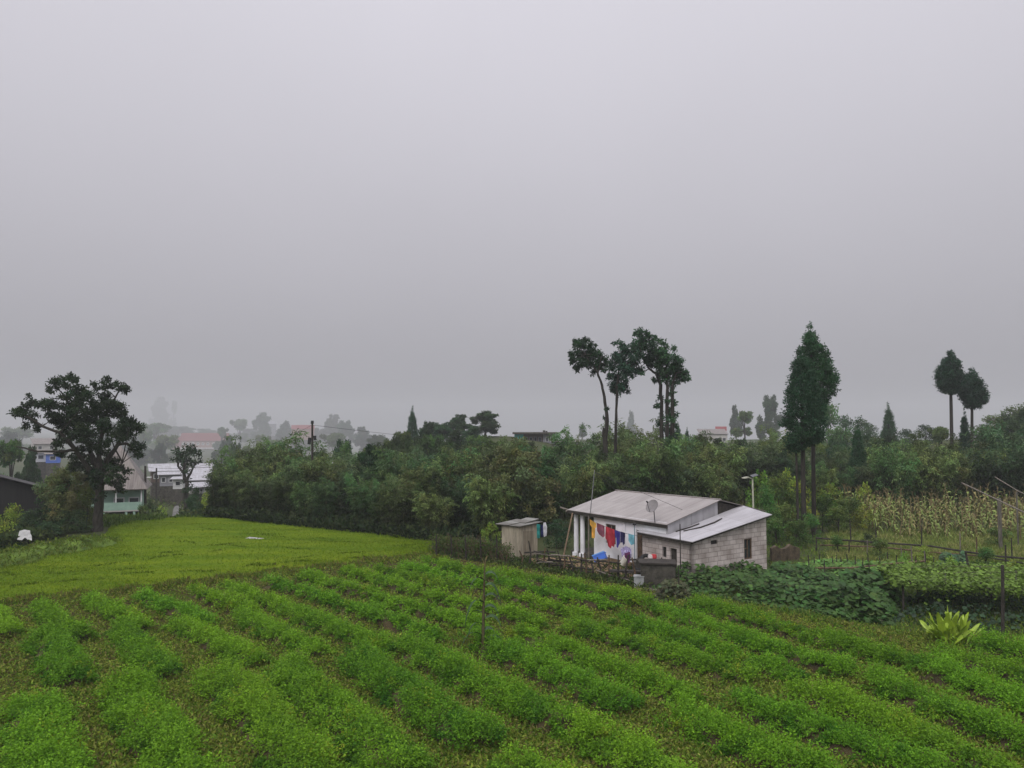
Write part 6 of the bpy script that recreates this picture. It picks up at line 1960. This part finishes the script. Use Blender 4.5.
FT = "{}"
posts = [(1002.5, 565, 638, .06, 0, "tall thick dark fence post at the field's right corner"),
         (970, 551, 580, .055, 4.5, "dark fence post leaning left behind the trellis"),
         (1005.5, 545, 570, .045, 0, "dark stake above the tall corner post by the maize"),
         (976.5, 537, 560, .04, 0, "reddish stake at the dry grass edge")]
for px, y0, y1, r, ln, lab in posts:
    pts, r, m = post(px, y0, y1, r, -ln if ln else 0)
    pole_thing("fence_post", pts, [r, r, r * .85], M["dark_wood"] if "reddish" not in lab else M["brown_wood"], lab, "fence post")
gf = thing("garden_fence", GP(910, 556), "rickety stick fence with long rails along the dry grass", "fence")
for px, y0, y1, m in ((816, 537, 552, 0), (851, 519, 547, 0), (876, 523, 549, 0), (867, 540, 556, 1), (921, 519, 555, 0), (960, 533, 560, 1), (912, 546, 566, 1), (925, 551, 570, 1), (1012, 538, 563, 0), (849, 540, 557, 0), (902, 547, 560, 1)):
    pts, r, _ = post(px, y0, y1, .04, rg.normal(0, 1))
    MB().tube(pts, [r, r * .9, r * .7], 6).build("post", M["dark_wood"] if not m else M["grey_wood"], gf)
def rail(pp, r, m, par):
    MB().tube([PT(*p) for p in pp], r, 6).build("rail", M[m], par)
rail([(816, 538, 42), (870, 542, 42), (930, 546, 40.8), (968, 552, 39.4), (1000, 556.5, 38.6), (1060, 561, 37)], .05, "dark_wood", gf)
rail([(820, 545, 41.8), (880, 547, 41.5), (940, 553, 40), (985, 556, 39)], .04, "brown_wood", gf)
rail([(985, 557, 38.5), (1060, 569, 35)], .035, "dark_wood", gf)
lf_ = thing("garden_fence", GP(860, 572), "low dark fence of thin sticks round the bean patch", "fence")
for px, y0, y1 in ((809, 555, 573), (825, 560, 588), (870, 563, 582), (833, 556, 570), (842, 557, 569), (855, 556, 570), (926, 554, 580), (890, 580, 600), (815, 557, 571), (862, 558, 571), (836, 555, 569), (848, 554, 567), (868, 553, 568), (880, 556, 570), (887, 552, 567), (896, 555, 572), (905, 551, 566), (915, 556, 569), (934, 557, 572), (820, 554, 569)):
    pts, r, _ = post(px, y0, y1, .03, rg.normal(0, .8)); MB().tube(pts, [r, r, r * .7], 6).build("post", M["dark_wood"], lf_)
rail([(806, 568, 35.5), (850, 568, 35.3), (890, 564, 35), (925, 561, 36)], .045, "brown_wood", lf_)
rail([(812, 573, 35.5), (860, 579, 33.5), (905, 580, 32)], .022, "dark_wood", lf_)
pole_thing("leaning_pole", [PT(856, 602, 31), PT(880, 588, 30.3), PT(900.5, 574, 29.8)], .04, M["dark_wood"], "dark pole slanting up over the pumpkin leaves", "pole")
# bamboo poles of a frame at the far right
pole_thing("bamboo_pole", [PT(962, 483, 45), PT(1000, 501, 42), PT(1045, 522, 39)], .045, M["grey_wood"], "lower long pale bamboo pole slanting above the maize at right", "pole")
pole_thing("bamboo_pole", [PT(995, 477, 45), PT(1018, 491, 43), PT(1050, 506, 41)], .03, M["grey_wood"], "upper thin bamboo pole slanting above the maize at right", "pole")
for px, y0, y1, d, lab in ((999, 498, 530, 43, "weathered grey upright holding the slanting bamboo poles"), (1016.5, 492, 512, 43.5, "thin pale upright at the right edge under the bamboo poles")):
    t_ = PT(px, y0, d); pole_thing("frame_post", [(t_[0], t_[1], 0), tuple(t_)], .11 if px < 1010 else .05, M["pale_bark"], lab, "post")

# brush fence at the lawn corner
bf = thing("brush_fence", GP(470, 560), "tangled brush fence of dry twigs at the lawn corner", "fence")
tw = MB()
for i in range(150):
    px = rg.uniform(433, 508); y1 = 552 + (px - 433) * .15 + rg.uniform(-2, 3)
    b_ = GP(px, y1); h = rg.uniform(.5, 1.35) * (1 - .2 * abs((px - 470) / 40))
    dv = np.array([rg.normal(0, .32), rg.normal(0, .2), h])
    tw.tube([b_, b_ + dv * .55 + rg.normal(0, .05, 3), b_ + dv], [.014, .011, .005], 4, cap=False)
tw.build("twigs", M["brown_wood"], bf)
for px in (436, 452, 466, 481, 497):
    pts, r, _ = post(px, 535, 556 + (px - 433) * .12, .04, rg.normal(0, 1.5)); MB().tube(pts, [r, r, r * .8], 6).build("post", M["dark_wood"], bf)
n = 7000
px = rg.uniform(433, 508, n); P = np.array([GP(a, 553 + (a - 433) * .15) for a in px]); P[:, 2] = rg.uniform(.05, 1.0, n) ** 1.3; P[:, :2] += rg.normal(0, .2, (n, 2))
leaf_object("leaves", P - np.array(bf.location), rg.normal(0, 1, (n, 3)), rg.normal(0, .6, (n, 3)) + [0, 0, .5], rg.uniform(.06, .16, n), rg.uniform(.03, .07, n), np.array([(.08, .11, .03), (.10, .09, .045), (.055, .11, .025)])[rg.integers(3, size=n)], M["weed"], bf)
# thin stems standing in the crop in front of the wall
for i, (px, y0, y1) in enumerate(((705, 552, 572), (709, 556, 574), (716, 553, 575))):
    b_ = GP(px, 578); t_ = PT(px, y0, b_[1])
    tag(MB().tube([b_, t_], [.02, .05], 5).build("seed_stem", M["dark_wood"], None, origin=b_), ["left", "middle", "right"][i] + " of three dark seed heads standing before the grey block wall", "plant stem")

# scrub over the ground that falls away behind the lawn (uncountable)
rg = np.random.default_rng(95)
n = 26000
y = 1 / rg.uniform(1 / 150., 1 / 59., n); px = rg.uniform(-60, 240, n); x = (px - 512) / FPX * y
cl = np.sin(x * .5 + np.sin(y * .3)) * np.cos(y * .4)
keep = (cl + rg.normal(0, .4, n) > -.3) & ~((np.abs(px - 174) < 8) & (y < 95)) & ~((px > 100) & (px < 142) & (y < 95))
x, y, cl = x[keep], y[keep], cl[keep]; n = len(x)
P = np.stack([x, y, terrain(x, y) + rg.uniform(0, .55, n) * (1 + np.clip(cl, 0, 1))], 1)
D = rg.normal(0, .8, (n, 3)); D[:, 2] = np.abs(D[:, 2]) + .2
tag(leaf_object("valley_scrub", P, D, rg.normal(0, .7, (n, 3)) + [0, -.2, .7], rg.uniform(.2, .5, n), rg.uniform(.1, .25, n), np.array([(.045, .075, .024), (.07, .10, .03), (.09, .105, .04), (.03, .055, .02)])[np.clip(((cl + 1) * 2 + rg.normal(0, .5, n)).astype(int), 0, 3)] * (1 + rg.normal(0, .2, (n, 1))), M["weed"]), kind="stuff")

n = 9000
y = rg.uniform(52, 74, n); px = rg.uniform(98, 215, n); x = (px - 512) / FPX * y
D = rg.normal(0, .5, (n, 3)); D[:, 2] = 1
keep = (HOR + (CAM_H - terrain(x, y)) * FPX / y < np.interp(px, [98, 112, 140, 185, 215], [541, 527, 520, 517, 517]) + 1) & (np.abs(px - np.interp(y, [56, 66, 76], [172, 177, 178])) > 5)
x, y, D = x[keep], y[keep], D[keep]; n = len(x)
tag(leaf_object("rough_grass_beyond", np.stack([x, y, terrain(x, y)], 1), D, rg.normal(0, 1, (n, 3)), rg.uniform(.15, .45, n), rg.uniform(.05, .12, n), np.array([(.07, .12, .025), (.10, .15, .03), (.05, .09, .02)])[rg.integers(3, size=n)] * (1 + rg.normal(0, .2, (n, 1))), M["weed"]), kind="stuff")

# ragged weeds where the lawn meets the tilled field
rg = np.random.default_rng(97)
n = 12000
px = rg.uniform(-100, 450, n); e = np.interp(px, EDGE_X, EDGE_Y) + rg.normal(0, 1.6, n) + 1.2 * np.sin(px * .13) - .5
P = np.stack([(px - 512) / FPX * (CAM_H * FPX / (e - HOR)), CAM_H * FPX / (e - HOR), np.full(n, .03)], 1)
D = rg.normal(0, .6, (n, 3)); D[:, 2] = 1
tag(leaf_object("margin_weeds", P, D, rg.normal(0, 1, (n, 3)), rg.uniform(.1, .34, n), rg.uniform(.03, .08, n), np.array([(.12, .17, .02), (.09, .15, .018), (.16, .17, .03), (.13, .11, .04)])[rg.integers(4, size=n)] * (1 + rg.normal(0, .18, (n, 1))), M["weed"], droop=.2), kind="stuff")
for _k, _p in PROTO.items():
    if not USED.get(_k):
        for _c in list(_p.children_recursive): bpy.data.objects.remove(_c)
        bpy.data.objects.remove(_p)
